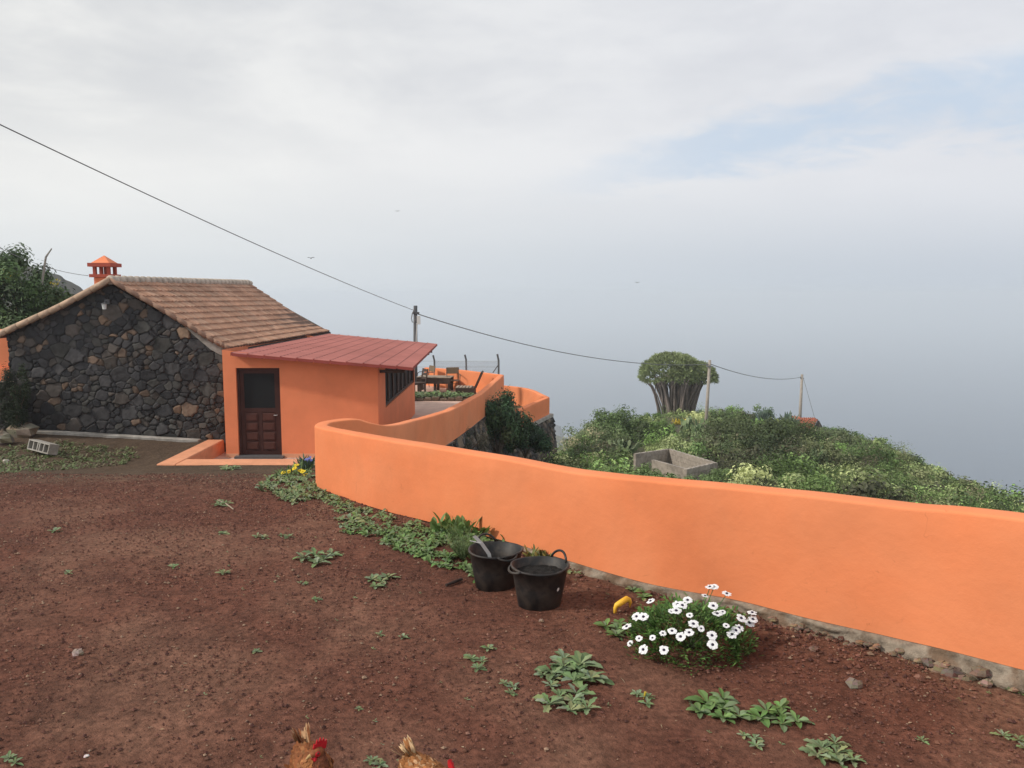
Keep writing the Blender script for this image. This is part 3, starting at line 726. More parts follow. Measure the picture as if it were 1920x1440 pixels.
for sx in (-1, 0.02, 1):
    for sy in (0, 1):
        if sx == 0.02: 
            continue
        w_ = 2.7 * k_; x_ = cx + sx * (hw - w_ + 1 * k_); y_ = YC + (0 if sy == 0 else 2 * hw - 2 * w_)
        m2 = MB(); m2.box(x_ - w_, x_ + w_, y_, y_ + 2 * w_, zz1 + .002, zz2 - .002); sub('chimney_post', m2, MATS['plaster_red'], chim)
for u0, u1 in ((-2.2, -.6),):
    m2 = MB(); m2.box(cx + u0 * k_, cx + u1 * k_, YC + hw, YC + hw + .12, zz1 + .002, zz2 - .002)
    sub('chimney_post', m2, MATS['plaster_red'], chim)
#, cx - 6 * k_, YC + hw, YC + hw + .12, zz1 + .002, zz2 - .002); m2.box(cx + 4 * k_, cx + 9 * k_, YC + hw, YC + hw + .12, zz1 + .002, zz2 - .002)
m3 = MB(); zt_ = at(199, 478, YC).z; hh = 17 * k_; yc_ = YC + hw
bp = [(cx - hh, yc_ - hh, zz3 + .002), (cx + hh, yc_ - hh, zz3 + .002), (cx + hh, yc_ + hh, zz3 + .002), (cx - hh, yc_ + hh, zz3 + .002)]
for j in range(4): m3.poly([bp[j], bp[(j + 1) % 4], (cx, yc_, zt_)])
m3.poly(bp[::-1]); sub('chimney_cap', m3, MATS['plaster_house'], chim)
# gable lamp
l = MB(); p = ag(203, 572); l.tube([(p.x, YG - .02, p.z + .08), (p.x, YG - .16, p.z + .10), (p.x, YG - .2, p.z + .05)], .012, 6)
l.tube([(p.x, YG - .2, p.z + .06), (p.x, YG - .2, p.z + .03)], [.03, .09], 8); l.box(p.x - .06, p.x + .06, YG - .06, YG - .01, p.z + .02, p.z + .14)
lm = l.build('wall_lamp', MATS['steel_dark'], hs)
l = MB(); l.tube([(p.x, YG - .2, p.z + .028), (p.x, YG - .2, p.z - .10)], [.06, .045], 8); sub('lamp_glass', l, MATS['white_plastic'], lm)
# pale kerb strip along the gable foot
k1 = at(62, 806, 19.75); k2 = at(375, 824, 19.75)
mb = MB(); tl = Vector(k2) - Vector(k1)
M = Matrix.Translation(k1) @ Matrix.Rotation(math.atan2(tl.y, tl.x), 4, 'Z') @ Matrix.Rotation(-math.atan2(tl.z, math.hypot(tl.x, tl.y)), 4, 'Y')
mb.box(0, tl.length, -.10, .10, -.3, 0, M, bev=.015)
mb.build('kerb', MATS['concrete'], label='narrow pale concrete kerb running along the foot of the stone gable', cat='kerb')
# little orange wall and rubble wall at the left edge
mb = MB(); a_ = at(-70, 622, 20.4); b_ = at(19, 622, 20.4); mb.box(a_.x, b_.x, 20.4, 20.7, at(0, 760, 20.4).z, at(0, 618, 20.4).z, bev=.02)
mb.box(a_.x, b_.x + .03, 20.3, 20.398, at(0, 716, 20.4).z, at(0, 690, 20.4).z)
mb.build('garden_wall', MATS['plaster_house'], label='short deep orange wall at the left edge, under the eave of the stone house', cat='wall')
mb = MB(); a_ = at(-60, 716, 19.6); b_ = at(20, 716, 19.6); zf = at(0, 812, 19.6).z - .5
rbl = rubble('rubble_wall', (a_.x, 19.6), (b_.x - .06, 19.6), a_.z, a_.z - .02, a_.z - zf, .03, 97, MATS['stonework'], None, .05, .13, label='low rough rubble wall at the left edge below the orange wall', cat='wall')

# ------------------------------------------------------------------ annex
YA = 19.3
ex = thing('lean_to_annex', 'orange plastered lean-to annex with a brown panelled door and red sheet roof', 'annex', (at(560, 855, YA).x, YA + 3, FLOOR))
def aa_(px, py, Y=YA): return at(px, py, Y)
xa, xb = aa_(418, 700).x, aa_(708, 700).x; zl = aa_(418, 656).z; zr = aa_(708, 690).z
d0, d1 = aa_(442, 700).x, aa_(524, 700).x; dt = aa_(480, 690).z; YE = 26.6
mb = MB(); yb = YA + .16
def zt_at(x): return zl + (zr - zl) * (x - xa) / (xb - xa)
Fz = FLOOR - .02
# front wall with a door opening, reveals
for y_, fl_ in ((YA, 1),):
    mb.poly([(xa, y_, Fz), (d0, y_, Fz), (d0, y_, zt_at(d0)), (xa, y_, zl)]); mb.poly([(d0, y_, dt), (d1, y_, dt), (d1, y_, zt_at(d1)), (d0, y_, zt_at(d0))])
    mb.poly([(d1, y_, Fz), (xb, y_, Fz), (xb, y_, zr), (d1, y_, zt_at(d1))])
mb.poly([(d0, YA, Fz), (d0, yb, Fz), (d0, yb, dt), (d0, YA, dt)]); mb.poly([(d1, YA, dt), (d1, yb, dt), (d1, yb, Fz), (d1, YA, Fz)]); mb.poly([(d0, YA, dt), (d0, yb, dt), (d1, yb, dt), (d1, YA, dt)])
mb.poly([(xa, YA, Fz), (xa, YA, zl), (xa, YE, zl), (xa, YE, Fz)])
# side wall with a window band
ang = .0; ws = [20.55 + i_ * .86 for i_ in range(7)]; zs = at(723, 764, 20.5).z; zh = zr - .12
mb.poly([(xb, YA, Fz), (xb, YE, Fz), (xb, YE, zs), (xb, YA, zs)]); mb.poly([(xb, YA, zs), (xb, 20.45, zs), (xb, 20.45, zr), (xb, YA, zr)])
mb.poly([(xb, 26.45, zs), (xb, YE, zs), (xb, YE, zr), (xb, 26.45, zr)]); mb.poly([(xb, 20.45, zh), (xb, 26.45, zh), (xb, 26.45, zr), (xb, 20.45, zr)])
mb.poly([(xb, 20.45, zs), (xb, 26.45, zs), (xb - .16, 26.45, zs), (xb - .16, 20.45, zs)])
mb.poly([(xa, YE, Fz), (xb, YE, Fz), (xb, YE, zr), (xa, YE, zl)])
mb.build('wall', MATS['plaster_house'], ex)
mb = MB(); mb.box(d1, xb + .012, YA - .012, YA, FLOOR, FLOOR + .10); mb.box(xa, d0, YA - .012, YA, FLOOR, FLOOR + .10)
mb.build('skirting', MATS['plaster_top'], ex)
mb = MB(); mb.box(d0 - .06, d1 + .06, YA - .16, YA + .14, FLOOR + .001, FLOOR + .055); mb.build('doorstep', MATS['steel_dark'], ex)
# windows: seven lights in dark frames
fr_ = MB(); gl = MB()
W0, W1 = 20.45, 26.45
for i_ in range(7):
    y0 = W0 + (W1 - W0) * i_ / 7; y1 = W0 + (W1 - W0) * (i_ + 1) / 7
    fm = MB(); t_ = .075
    fm.box(xb - .12, xb - .04, y0, y0 + t_, zs + .002, zh - .002); fm.box(xb - .12, xb - .04, y1 - t_, y1, zs + .002, zh - .002)
    fm.box(xb - .12, xb - .04, y0 + t_, y1 - t_, zs + .002, zs + t_); fm.box(xb - .12, xb - .04, y0 + t_, y1 - t_, zh - t_, zh - .002)
    wf = fm.build('window', MATS['wood_dark'], ex)
    g_ = MB(); g_.box(xb - .09, xb - .08, y0 + t_, y1 - t_, zs + t_, zh - t_); sub('pane', g_, MATS['dark_glass'], wf)
# door
dr = MB(); t_ = .05; dz0 = FLOOR + .057; mid = aa_(480, 770).z; YD = YA + .07
dr.box(d0 + .004, d0 + .06, YD, YD + .08, dz0, dt - .004); dr.box(d1 - .06, d1 - .004, YD, YD + .08, dz0, dt - .004); dr.box(d0 + .06, d1 - .06, YD, YD + .08, dt - .06, dt - .004)
e0, e1 = d0 + .065, d1 - .065; em = (e0 + e1) / 2
dr.box(e0, e0 + .09, YD + .02, YD + .06, dz0, dt - .065); dr.box(e1 - .09, e1, YD + .02, YD + .06, dz0, dt - .065)
dr.box(e0 + .09, e1 - .09, YD + .02, YD + .06, mid - .05, mid + .05); dr.box(e0 + .09, e1 - .09, YD + .02, YD + .06, dt - .14, dt - .065); dr.box(e0 + .09, e1 - .09, YD + .02, YD + .06, dz0, dz0 + .10)
dr.box(em - .04, em + .04, YD + .02, YD + .06, dz0 + .10, mid - .05); dr.box(e0 + .09, e1 - .09, YD + .03, YD + .05, dz0 + .1, mid - .05)
door = dr.build('door', MATS['wood_door'], ex)
pn = MB(); mat('wood_door_panel', (.075, .028, .022), .65, .2, 3, spec=.2)
for s0, s1 in ((e0 + .10, em - .05), (em + .05, e1 - .10)):
    hh = (mid - .05 - dz0 - .10) / 4
    for r_ in range(4):
        za = dz0 + .10 + hh * r_ + .025; pn.box(s0 + .01, s1 - .01, YD + .005, YD + .03, za, za + hh - .05, bev=.01)
        pn.box(s0 + .04, s1 - .04, YD - .005, YD + .005, za + .03, za + hh - .08)
sub('door_panel', pn, MATS['wood_door_panel'], door)
g_ = MB(); g_.box(e0 + .09, e1 - .09, YD + .035, YD + .045, mid + .05, dt - .14); sub('door_glass', g_, MATS['dark_glass'], door)
h_ = MB(); h_.tube([(e1 - .045, YD + .02, mid - .12), (e1 - .045, YD - .03, mid - .12), (e1 - .12, YD - .035, mid - .12)], .01, 6); sub('handle', h_, MATS['metal_grey'], door)
# sheet roof with seams, slightly skewed like the photo
rA = at(432, 662, 19.05); rB = at(774, 689, 18.75); rC = at(820, 645, 27.4); rD = at(618, 626, 28.7)
nv_ = 11; sub_ = 6; nU = 60
PA = np.array([rA, rD, rB, rC]); 
tvs = []; lf = []
for r_ in range(nv_):
    for q_, l_ in ((0, 0), (.03, .022), (.07, .022), (.10, .004), (.5, .0), (.98, -.004)): tvs.append((r_ + q_) / nv_); lf.append(l_)
tvs.append(1); lf.append(0); tvs = np.array(tvs); lf = np.array(lf)
tu = np.linspace(0, 1, nU * 4 + 1)
Gd = (PA[0] * (1 - tvs)[:, None] + PA[2] * tvs[:, None])[None] * (1 - tu)[:, None, None] + (PA[1] * (1 - tvs)[:, None] + PA[3] * tvs[:, None])[None] * tu[:, None, None]
tilew = .016 * np.abs(np.sin(np.pi * tu * 34))[:, None] * (lf < .02)[None] 
Gd[..., 2] += lf[None] + tilew
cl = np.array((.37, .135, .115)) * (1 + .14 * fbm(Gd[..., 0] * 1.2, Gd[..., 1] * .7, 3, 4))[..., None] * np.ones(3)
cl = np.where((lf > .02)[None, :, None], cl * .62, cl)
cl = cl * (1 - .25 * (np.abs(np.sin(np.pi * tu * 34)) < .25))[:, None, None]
mb = MB(); mb.grid(Gd, cl); Gl = Gd.copy(); Gl[..., 2] -= .06
mb.poly([tuple(p) for p in (PA[0] - (0, 0, .05), PA[2] - (0, 0, .05), PA[3] - (0, 0, .05), PA[1] - (0, 0, .05))][::-1], (.10, .03, .025))
for edge in (Gd[0], Gd[-1], Gd[:, 0], Gd[:, -1]):
    for j in range(len(edge) - 1): mb.poly([edge[j], edge[j + 1], edge[j + 1] * (1, 1, 1) - (0, 0, .07), edge[j] - (0, 0, .07)], (.26, .06, .05))
mb.build('roof', MATS['sheet_roof'], ex)
mb = MB()                                    # rafter ends under the overhang
for y_ in np.linspace(19.6, 26.4, 8):
    mb = MB(); mb.box(xb + .002, xb + .62, y_ - .035, y_ + .035, zr - .13, zr - .06, Matrix.Translation((0, 0, -.015)))
    mb.build('rafter', MATS['wood_dark'], ex)

# low kerb wall round the sunken court
k0_ = at(293, 872, 17.0); cw = MB(); mat('kerb_orange', (.66, .30, .17), .85, .12, 4, .003, 50, spec=.2)
x0 = k0_.x; xi = x0 + .42; z_ = CT
cw.box(x0, xi, 17.0, 19.94, FLOOR - .3, z_, bev=.02); cw.box(xi + .0, -3.3, 17.0, 17.55, FLOOR - .3, z_ - .003, bev=.02)
cw.build('kerb_wall', MATS['kerb_orange'], label='low L-shaped orange kerb wall around the sunken step at the brown door', cat='wall')

# ------------------------------------------------------------------ poles, wires, fence
def wire(name, a, b_, sag, r, label, n=40, cat='cable'):
    a = Vector(a); b_ = Vector(b_); mb = MB(); mb.cc = (.1, .1, .1)
    mb.tube([a.lerp(b_, t) - Vector((0, 0, sag * 4 * t * (1 - t))) for t in np.linspace(0, 1, n)], r, 5)
    return mb.build(name, MATS['cable'], label=label, cat=cat, smooth=True)
YP = 36.0; pt_ = at(779, 573, YP); pb_ = at(778, 760, YP)
po = thing('utility_pole', 'grey utility pole with a small white box, rising behind the red sheet roof', 'pole', pb_)
mb = MB(); mb.tube([pb_ - Vector((0, 0, 1)), pt_], [.105, .085], 12, (.20, .19, .18)); mb.build('post', MATS['pole_dark'], po, smooth=True)
mb = MB(); q = at(783, 592, YP); mb.box(q.x - .02, q.x + .14, YP - .16, YP - .10, at(783, 608, YP).z, q.z, bev=.01); mb.build('meter_box', MATS['white_plastic'], po)
mb = MB(); mb.tube([at(x_, y_, YP - .14) for x_, y_ in ((776, 582), (773, 588), (771.5, 597), (773, 604), (777, 604), (779, 598))], .022, 6); mb.build('cable_loop', MATS['cable'], po)
mb = MB(); mb.tube([at(781, 606, YP - .1), at(781.5, 618, YP - .1), at(780.5, 632, YP - .1), at(780.5, 660, YP - .1)], .02, 6); mb.build('down_cable', MATS['white_plastic'], po)
mb = MB(); mb.box(pt_.x - .1, pt_.x + .16, YP - .12, YP + .12, at(780, 589, YP).z, at(780, 585, YP).z); mb.build('bracket', MATS['steel_dark'], po)
Y2, Y3 = 54.0, 86.0
for (Y_, tp, bt, lab) in ((Y2, (1331, 675), (1322, 822), 'leaning pale wooden pole standing beside the dragon tree'), (Y3, (1504, 702), (1499, 803), 'pale wooden pole standing by the ruined red-roofed cottage')):
    a_ = at(*tp, Y_); b_ = at(*bt, Y_); mb = MB(); b2 = b_ + (b_ - a_) * .12
    ax = (a_ - b2).normalized(); r0 = .115 if Y_ < 80 else .16
    mb.tube([b2, a_], [r0 * 1.15, r0 * .85], 10, (.34, .31, .27)); w_ = thing('utility_pole', lab, 'pole', b_)
    mb.build('post', MATS['pole_wood'], w_, smooth=True)
    ib = MB(); t2 = a_ - ax * .45; ib.tube([t2 + Vector((-.18, -.1, 0)), t2 + Vector((-.18, -.1, .22))], [.06, .04], 6, (.2, .2, .2)); ib.tube([t2 + Vector((-.2, -.1, .02)), t2 + Vector((.2, -.1, .02))], .03, 5); ib.build('insulator', MATS['cable'], w_)
W1a = at(779, 583, YP - .1)
wire('power_cable', at(-260, 108, 13.0), W1a, .18, .013, 'dark overhead cable crossing the sky above the stone house', 60)
wire('power_cable', at(784, 589, YP - .1), at(1328, 683, Y2 - .2), .75, .022, 'thin overhead cable between the grey pole and the pole by the dragon tree', 60)
wire('power_cable', at(1333, 683, Y2 - .2), at(1502, 707, Y3 - .2), .55, .028, 'thin overhead cable linking the two distant wooden poles')
wire('guy_wire', at(1506, 708, Y3 - .2), at(1532, 800, Y3 - 2), 0, .022, 'thin slanting stay wire from the farthest wooden pole down to the scrub')
wire('power_cable', at(-60, 430, 24), at(166, 517, 24.5), .25, .008, 'thin cable passing in front of the bushy tree behind the house')
fe = thing('wire_fence', 'wire fence with dark cranked posts along the far edge of the terrace', 'fence', at(870, 720, 33.5))
for (tx_, ty_, mx, my, bx_, by_, Yf) in ((812, 666, 814.5, 676, 815, 700, 36.4), (871.5, 665, 874, 674, 874.5, 705, 35.2), (932.5, 664, 935, 676, 935, 715, 33.6)):
    mb = MB(); mb.tube([at(bx_, by_ + 12, Yf), at(bx_, by_, Yf), at(mx, my, Yf), at(tx_, ty_, Yf)], .042, 7, (.1, .1, .1)); mb.build('post', MATS['steel_dark'], fe)
mb = MB(); mb.tube([at(934.5, 684, 33.6), at(924, 699, 33.6)], .022, 6); mb.build('brace', MATS['steel_dark'], fe)
mb = MB()
for dy_ in (0, 11, 22): mb.tube([at(770, 677 + dy_, 37.3), at(815, 677 + dy_, 36.4), at(874.5, 677 + dy_, 35.2), at(935, 677 + dy_, 33.6)], .008, 4, (.2, .2, .2))
for t in np.linspace(0, 1, 80):
    a_ = at(815, 677, 36.4).lerp(at(935, 677, 33.6), t); b2 = at(815, 699, 36.4).lerp(at(935, 699, 33.6), min(1, t + .02)); mb.tube([a_, b2], .003, 3, cap=False)
    b2 = at(815, 699, 36.4).lerp(at(935, 699, 33.6), max(0, t - .02)); mb.tube([a_, b2], .003, 3, cap=False)
mb.build('wire_mesh', MATS['metal_grey'], fe)

# ------------------------------------------------------------------ leaves on the ground
def leaf(mb, p, yaw, L, w, rise, droop, col, lob=0.0, seg=5, roll=0.0):
    ca, sa = math.cos(yaw), math.sin(yaw); mid = []; lf_ = []; rt_ = []
    for i in range(seg + 1):
        t = i / seg; s = L * t; z = L * (rise * t - droop * t * t)
        wd = w * math.sin(math.pi * min(1, t ** 1.3 * .955 + .035)) * (1 - lob * (i % 2 == 0) * (0 < i < seg))
        x, y = p[0] + ca * s, p[1] + sa * s; zz_ = p[2] + z
        mid.append((x, y, zz_)); e = .28 * wd
        lf_.append((x - sa * wd, y + ca * wd, zz_ + e + roll * wd)); rt_.append((x + sa * wd, y - ca * wd, zz_ + e - roll * wd))
    k = len(mb.v); mb.v += mid + lf_ + rt_; n = seg + 1
    c2 = tuple(min(1, q * R(.9, 1.1)) for q in col)
    for i in range(seg):
        mb.face((k + i, k + i + 1, k + n + i + 1, k + n + i), col); mb.face((k + i + 1, k + i, k + 2 * n + i, k + 2 * n + i + 1), c2)
GG = [(.165, .225, .115), (.13, .195, .085), (.20, .255, .155), (.15, .22, .09), (.21, .265, .135), (.22, .24, .11)]
BG = [(.13, .22, .065), (.16, .26, .085), (.10, .18, .05)]
def vcol(c, v=.22):
    q = R(1 - v, 1 + v); return tuple(min(1, x * q) for x in c)
def rosette(mb, c, r, n, cols, lob=.35, up=.25, wid=.26, seg=6):
    for i in range(n):
        t = i / max(1, n - 1); L = r * R(.65, 1.05) * (1 - .45 * t); a_ = i * 2.4 + R(-.4, .4)
        leaf(mb, (c[0] + R(-.02, .02) * r, c[1] + R(-.02, .02) * r, c[2] + .004 + .01 * t), a_, L, L * wid * R(.8, 1.2), up * R(.6, 1.3) + .5 * t, up * R(.7, 1.3), vcol(random.choice(cols)), lob, seg, R(-.3, .3))
WEEDS = [  # px, py, radius px, how many heads, lobed, label
    (895, 1243, 32, 3, .35, 'small grey-green weed left of the broad clump in the foreground'),
    (915, 1218, 15, 1, .35, 'tiny weed just behind the small weed left of the clump'),
    (1072, 1262, 62, 7, .3, 'broad leafy green weed clump in the middle foreground'),
    (1030, 1275, 34, 3, .35, 'grey-green weed joining the left side of the broad leafy clump'),
    (955, 1290, 30, 3, .4, 'isolated low grey-green weed left below the broad leafy clump'),
    (1065, 1318, 58, 6, .45, 'flat lobed grey-green weed just in front of the broad clump'),
    (1207, 1310, 30, 3, .45, 'low grey weed with one yellow bud, right of the broad clump'),
    (1345, 1332, 58, 6, .15, 'large smooth-leaved weed in the right foreground, left of its pair'),
    (1455, 1345, 52, 6, .15, 'large smooth-leaved weed in the right foreground, right of its pair'),
    (1408, 1388, 30, 3, .2, 'small weed just below the pair of large smooth-leaved weeds'),
    (1560, 1415, 52, 6, .5, 'bright lobed weed at the bottom edge below the orange wall'),
    (1902, 1390, 36, 3, .5, 'sparse weed at the bottom right corner of the picture'),
    (1910, 1302, 18, 2, .1, 'light green weed at the right edge below the wall stones'),
    (600, 1050, 44, 5, .4, 'low spreading weed on bare soil left of the weed bank'),
    (707, 1093, 38, 4, .4, 'low spreading weed on bare soil in front of the weed bank'),
    (592, 1126, 13, 1, .3, 'tiny dark weed alone below the two spreading weeds'),
    (757, 1197, 14, 1, .4, 'tiny weed alone on the soil left of the tubs'),
    (712, 1192, 13, 1, .5, 'faint tiny weed beside another on soil below the weed bank'),
    (128, 1076, 15, 1, .4, 'tiny weed farthest left on the bare soil'),
    (325, 1065, 14, 1, .4, 'tiny pale weed on bare soil in the left half'),
    (419, 1077, 14, 1, .4, 'tiny flat weed right of the tiny pale weed'),
    (568, 1097, 17, 2, .4, 'small flat weed under the low spreading weed on the left'),
    (488, 1010, 22, 2, .4, 'small weed left of a twin on the soil before the annex'),
    (535, 1008, 20, 2, .4, 'small weed right of a twin on the soil before the annex'),
    (417, 945, 26, 3, .5, 'sparse dry weed on the soil before the kerb wall'),
    (417, 1002, 13, 1, .3, 'tiny dark green weed on the soil before the kerb wall'),
    (20, 1432, 27, 2, .2, 'leafy weed in the bottom left corner'),
    (705, 1436, 30, 3, .4, 'grey-green weed at the bottom edge between the two hens'),
    (1150, 1182, 38, 4, .15, 'flat grey-green leaves lying left of the white daisy bush'),
    (1728, 1391, 15, 1, .5, 'tiny weed alone in the lower right soil'),
    (672, 1331, 11, 1, .5, 'tiny sprout on the soil above the hens'),
    (100, 998, 17, 1, .5, 'scraggy weed on dark soil at the far left'),
    (480, 1224, 10, 1, .3, 'tiny sprout in the middle of the bare soil'),
    (1200, 1112, 34, 3, .15, 'broad dark weed at the wall foot behind the yellow handle'),
    (1395, 1222, 26, 2, .1, 'pointed flat leaves under the right side of the daisy bush'),
    (1075, 1078, 24, 2, .2, 'dark leafy weed at the wall foot right of the tubs'),
    (430, 880, 26, 3, .4, 'pale low weed just in front of the orange kerb slab')]
for (px, py, rp, nh, lob, lab) in WEEDS:
    c0_ = Gp(px, py); dd = c0_.y / 1430; r_ = rp * dd * 1.15; mb = MB()
    cols = GG if lob > .18 else BG + GG[:2]
    for h_ in range(nh):
        a_ = h_ * 2.4; rr = 0 if nh == 1 else r_ * .55 * math.sqrt((h_ + .3) / nh)
        x, y = c0_.x + math.cos(a_) * rr * 1.15, c0_.y + math.sin(a_) * rr * 1.5
        y = min(y, 30); x = min(x, float(wallx(y)) - .06)
        rosette(mb, (x, y, float(gz(x, y))), r_ * (1.05 if nh == 1 else .62) * R(.8, 1.15), int(R(8, 12)), cols, lob, .38 if nh > 4 else .22)
    if 'bud' in lab: mb.tube([(c0_.x, c0_.y, c0_.z), (c0_.x + .01, c0_.y, c0_.z + .045)], [.003, .008], 6, (.6, .45, .05))
    mb.build('weed', MATS['leafy'], label=lab, cat='weed', group='weeds on the red soil', org=c0_)

# the bank of weeds along the wall foot
def inpoly(x, y, P):
    c = False; n = len(P)
    for i in range(n):
        (x1, y1), (x2, y2) = P[i], P[(i + 1) % n]
        if (y1 > y) != (y2 > y) and x < (x2 - x1) * (y - y1) / (y2 - y1) + x1: c = not c
    return c
BANK = [([(628, 962), (655, 950), (700, 958), (770, 985), (830, 990), (905, 1000), (930, 1030), (893, 1092), (868, 1076), (815, 1062), (770, 1040), (722, 1024), (700, 1008), (640, 1000)], 250, .105, 'dense bank of broad green weeds along the foot of the orange wall'),
        ([(588, 898), (612, 930), (660, 945), (650, 955), (600, 945), (585, 925)], 46, .10, 'low weeds along the wall foot near the bend'),
        ([(476, 925), (500, 902), (545, 880), (587, 872), (590, 912), (583, 940), (548, 948), (520, 930)], 130, .12, 'thick mat of weeds at the outside of the wall bend')]
for P, cnt, r_, lab in BANK:
    mb = MB(); xs_ = [p[0] for p in P]; ys_ = [p[1] for p in P]; k = 0; tr_ = 0
    while k < cnt and tr_ < 9000:
        tr_ += 1; x, y = R(min(xs_), max(xs_)), R(min(ys_), max(ys_))
        if not inpoly(x, y, P): continue
        g_ = Gp(x, y)
        if g_.x > float(wallx(g_.y)) - .08: continue
        k += 1; rosette(mb, (g_.x, g_.y, g_.z), r_ * R(.6, 1.35), int(R(7, 11)), (GG + BG[:1]) if g_.y > 9.2 else BG + GG[:2], .28, .6 + R(0, .7), .3, 4)
    mb.build('weed_bank', MATS['leafy'], label=lab, cat='weeds', kind='stuff')
mb = MB(); 
for k in range(160):                         # sprinkling of tiny seedlings
    x, y = R(380, 1900), 0
    y = R(900, 1430) if k % 2 else R(960, 1130)
    g_ = Gp(x, y)
    if g_.x > float(wallx(g_.y)) - .1: continue
    rosette(mb, (g_.x, g_.y, g_.z), R(.014, .032), int(R(3, 6)), GG, .2, .3, .3, 3)
mb.build('seedlings', MATS['leafy'], label='tiny seedlings sprinkled across the bare red soil', cat='seedlings', kind='stuff')
mb = MB()
for k in range(900):                         # straw and dead leaf litter
    y = R(2.9, 13); x = float(wallx(y)) - .1 - R(0, 1) ** 1.3 * (1.1 * y + 1.5); z = float(gz(x, y))
    L_ = R(.008, .035) if k % 3 else R(.03, .09); leaf(mb, (x, y, z + .008), R(0, 6.28), L_, L_ * R(.06, .3) if k % 3 else .0022, R(-.05, .3), R(-.1, .3), vcol(random.choice([(.32, .22, .13), (.25, .16, .09), (.20, .12, .07), (.36, .28, .18)]), .2), 0, 2)
mb.build('litter', MATS['leafy'], label='dry straw and dead leaf scraps scattered on the red soil', cat='litter', kind='stuff')
# grass patch at the left by the gable
mb = MB(); GP = [(-20, 842), (60, 832), (110, 828), (190, 836), (248, 842), (258, 858), (230, 872), (150, 879), (60, 884), (-20, 892)]
k = 0
while k < 2100:
    x, y = R(-20, 260), R(826, 892)
    if not inpoly(x, y, GP): continue
    if math.sin(x * .11) + math.sin(y * .35 + x * .05) + R(-1.6, 1.6) < -.7: k += 1; continue
    k += 1
    if R(0, 1) < .25: continue
    g_ = Gp(x, y); cc_ = vcol(random.choice([(.12, .155, .06), (.10, .14, .05), (.17, .16, .085), (.13, .17, .07), (.15, .125, .08)]), .35)
    for _ in range(4): leaf(mb, (g_.x + R(-.06, .06), g_.y + R(-.06, .06), g_.z - .01), R(0, 6.28), R(.05, .12), R(.008, .022), R(.3, 1.1), R(.2, .7), cc_, 0, 3)
mb.build('grass', MATS['leafy'], label='patch of rough green grass in front of the stone gable', cat='grass', kind='stuff')

def plant_leaves(lab, name, px, py, n, L, w, rise, cols, spread, cat='plant', base=None):
    g_ = base or Gp(px, py); mb = MB()
    for i in range(n): leaf(mb, (g_.x + R(-1, 1) * spread, g_.y + R(-1, 1) * spread, g_.z - .01), R(0, 6.28), L * R(.6, 1.15), w * R(.7, 1.2), rise * R(.7, 1.4), rise * R(.2, .5), vcol(random.choice(cols)), 0, 5, R(-.3, .3))
    return mb.build(name, MATS['leafy'], label=lab, cat=cat, org=g_)
plant_leaves('tall dock with upright pointed leaves against the orange wall, behind the tubs', 'dock_plant', 878, 1008, 40, .19, .032, 1.6, BG, .16)
plant_leaves('upright leafy plant against the wall, left of the tall dock', 'dock_plant', 835, 1000, 40, .15, .032, 1.5, BG, .14)
plant_leaves('dark leafy plant peeping up behind the rear tub', 'dock_plant', 945, 1018, 12, .10, .02, 1.6, BG, .08)
plant_leaves('yellowish leafy bush at the wall foot behind the front tub', 'leafy_bush', 1012, 1050, 90, .085, .012, 1.6, [(.22, .19, .05), (.14, .17, .05), (.10, .15, .05)], .11)
# fennel: fine feathery foliage
g_ = Gp(868, 1052); mb = MB()
for i in range(46):
    a_ = R(0, 6.28); l_ = R(.15, .34); e = Vector((math.cos(a_) * l_ * R(.2, .8), math.sin(a_) * l_ * R(.2, .7), l_)); b0 = Vector(g_)
    p_ = [b0 + e * t + Vector((e.x, e.y, 0)) * t * t * .3 for t in np.linspace(0, 1, 5)]; mb.tube(p_, [.003, .0028, .0022, .0015, .001], 4, (.10, .16, .06), cap=False)
    for j in range(26):
        q_ = p_[1].lerp(p_[-1], R(0, 1)); leaf(mb, q_, R(0, 6.28), R(.03, .085), .0024, R(-.3, 1.2), R(0, .4), vcol((.12, .18, .07), .3), 0, 2)
mb.build('fennel', MATS['leafy'], label='feathery grey-green fennel growing over the weeds beside the rear tub', cat='plant', org=g_)
# yellow daisies and blue flowers at the bend
g_ = Gp(545, 895)
yp = thing('yellow_daisy_plant', 'narrow-leaved plant with bright yellow daisies left of the wall bend', 'plant', g_)
mb = MB()
for i in range(90): leaf(mb, (g_.x + R(-.28, .25), g_.y + R(-.25, .3), g_.z), R(0, 6.28), R(.08, .18), .012, R(.8, 2), R(.2, .8), vcol((.12, .19, .06), .3), 0, 3)
mb.build('foliage', MATS['leafy'], yp)
def flower(name, c, r, col, ccol, par, n=12, tilt=(0, 0, 1), stem=None):
    t = Vector(tilt).normalized(); u = t.orthogonal().normalized(); v = t.cross(u); mb = MB(); c = Vector(c)
    for i in range(n):
        a0 = 2 * math.pi * (i + R(-.2, .2)) / n; w_ = math.pi / n * 1.75; rr = r * R(.88, 1.08)
        d = lambda a, q, h: c + (u * math.cos(a) + v * math.sin(a)) * q + t * h
        lift = R(-.06, .16) * r
        mb.poly([d(a0, r * .12, 0), d(a0 - w_, rr * .55, .08 * r + lift * .5), d(a0 - w_ * .55, rr * .93, lift), d(a0, rr, lift), d(a0 + w_ * .55, rr * .93, lift), d(a0 + w_, rr * .55, .08 * r + lift * .5)], col)
    o1 = mb.build(name, MATS['white_petal'], par)
    m2 = MB(); m2.tube([c - t * r * .1, c + t * r * .16, c + t * r * .26], [r * .22, r * .27, r * .17], 8, ccol); sub('flower_centre', m2, MATS['white_petal'], o1)
    if stem is not None:
        m3 = MB(); m3.tube([c - t * r * .1, Vector(stem)], .0035, 4, (.08, .14, .05)); sub('stem', m3, MATS['leafy'], o1)
    return o1
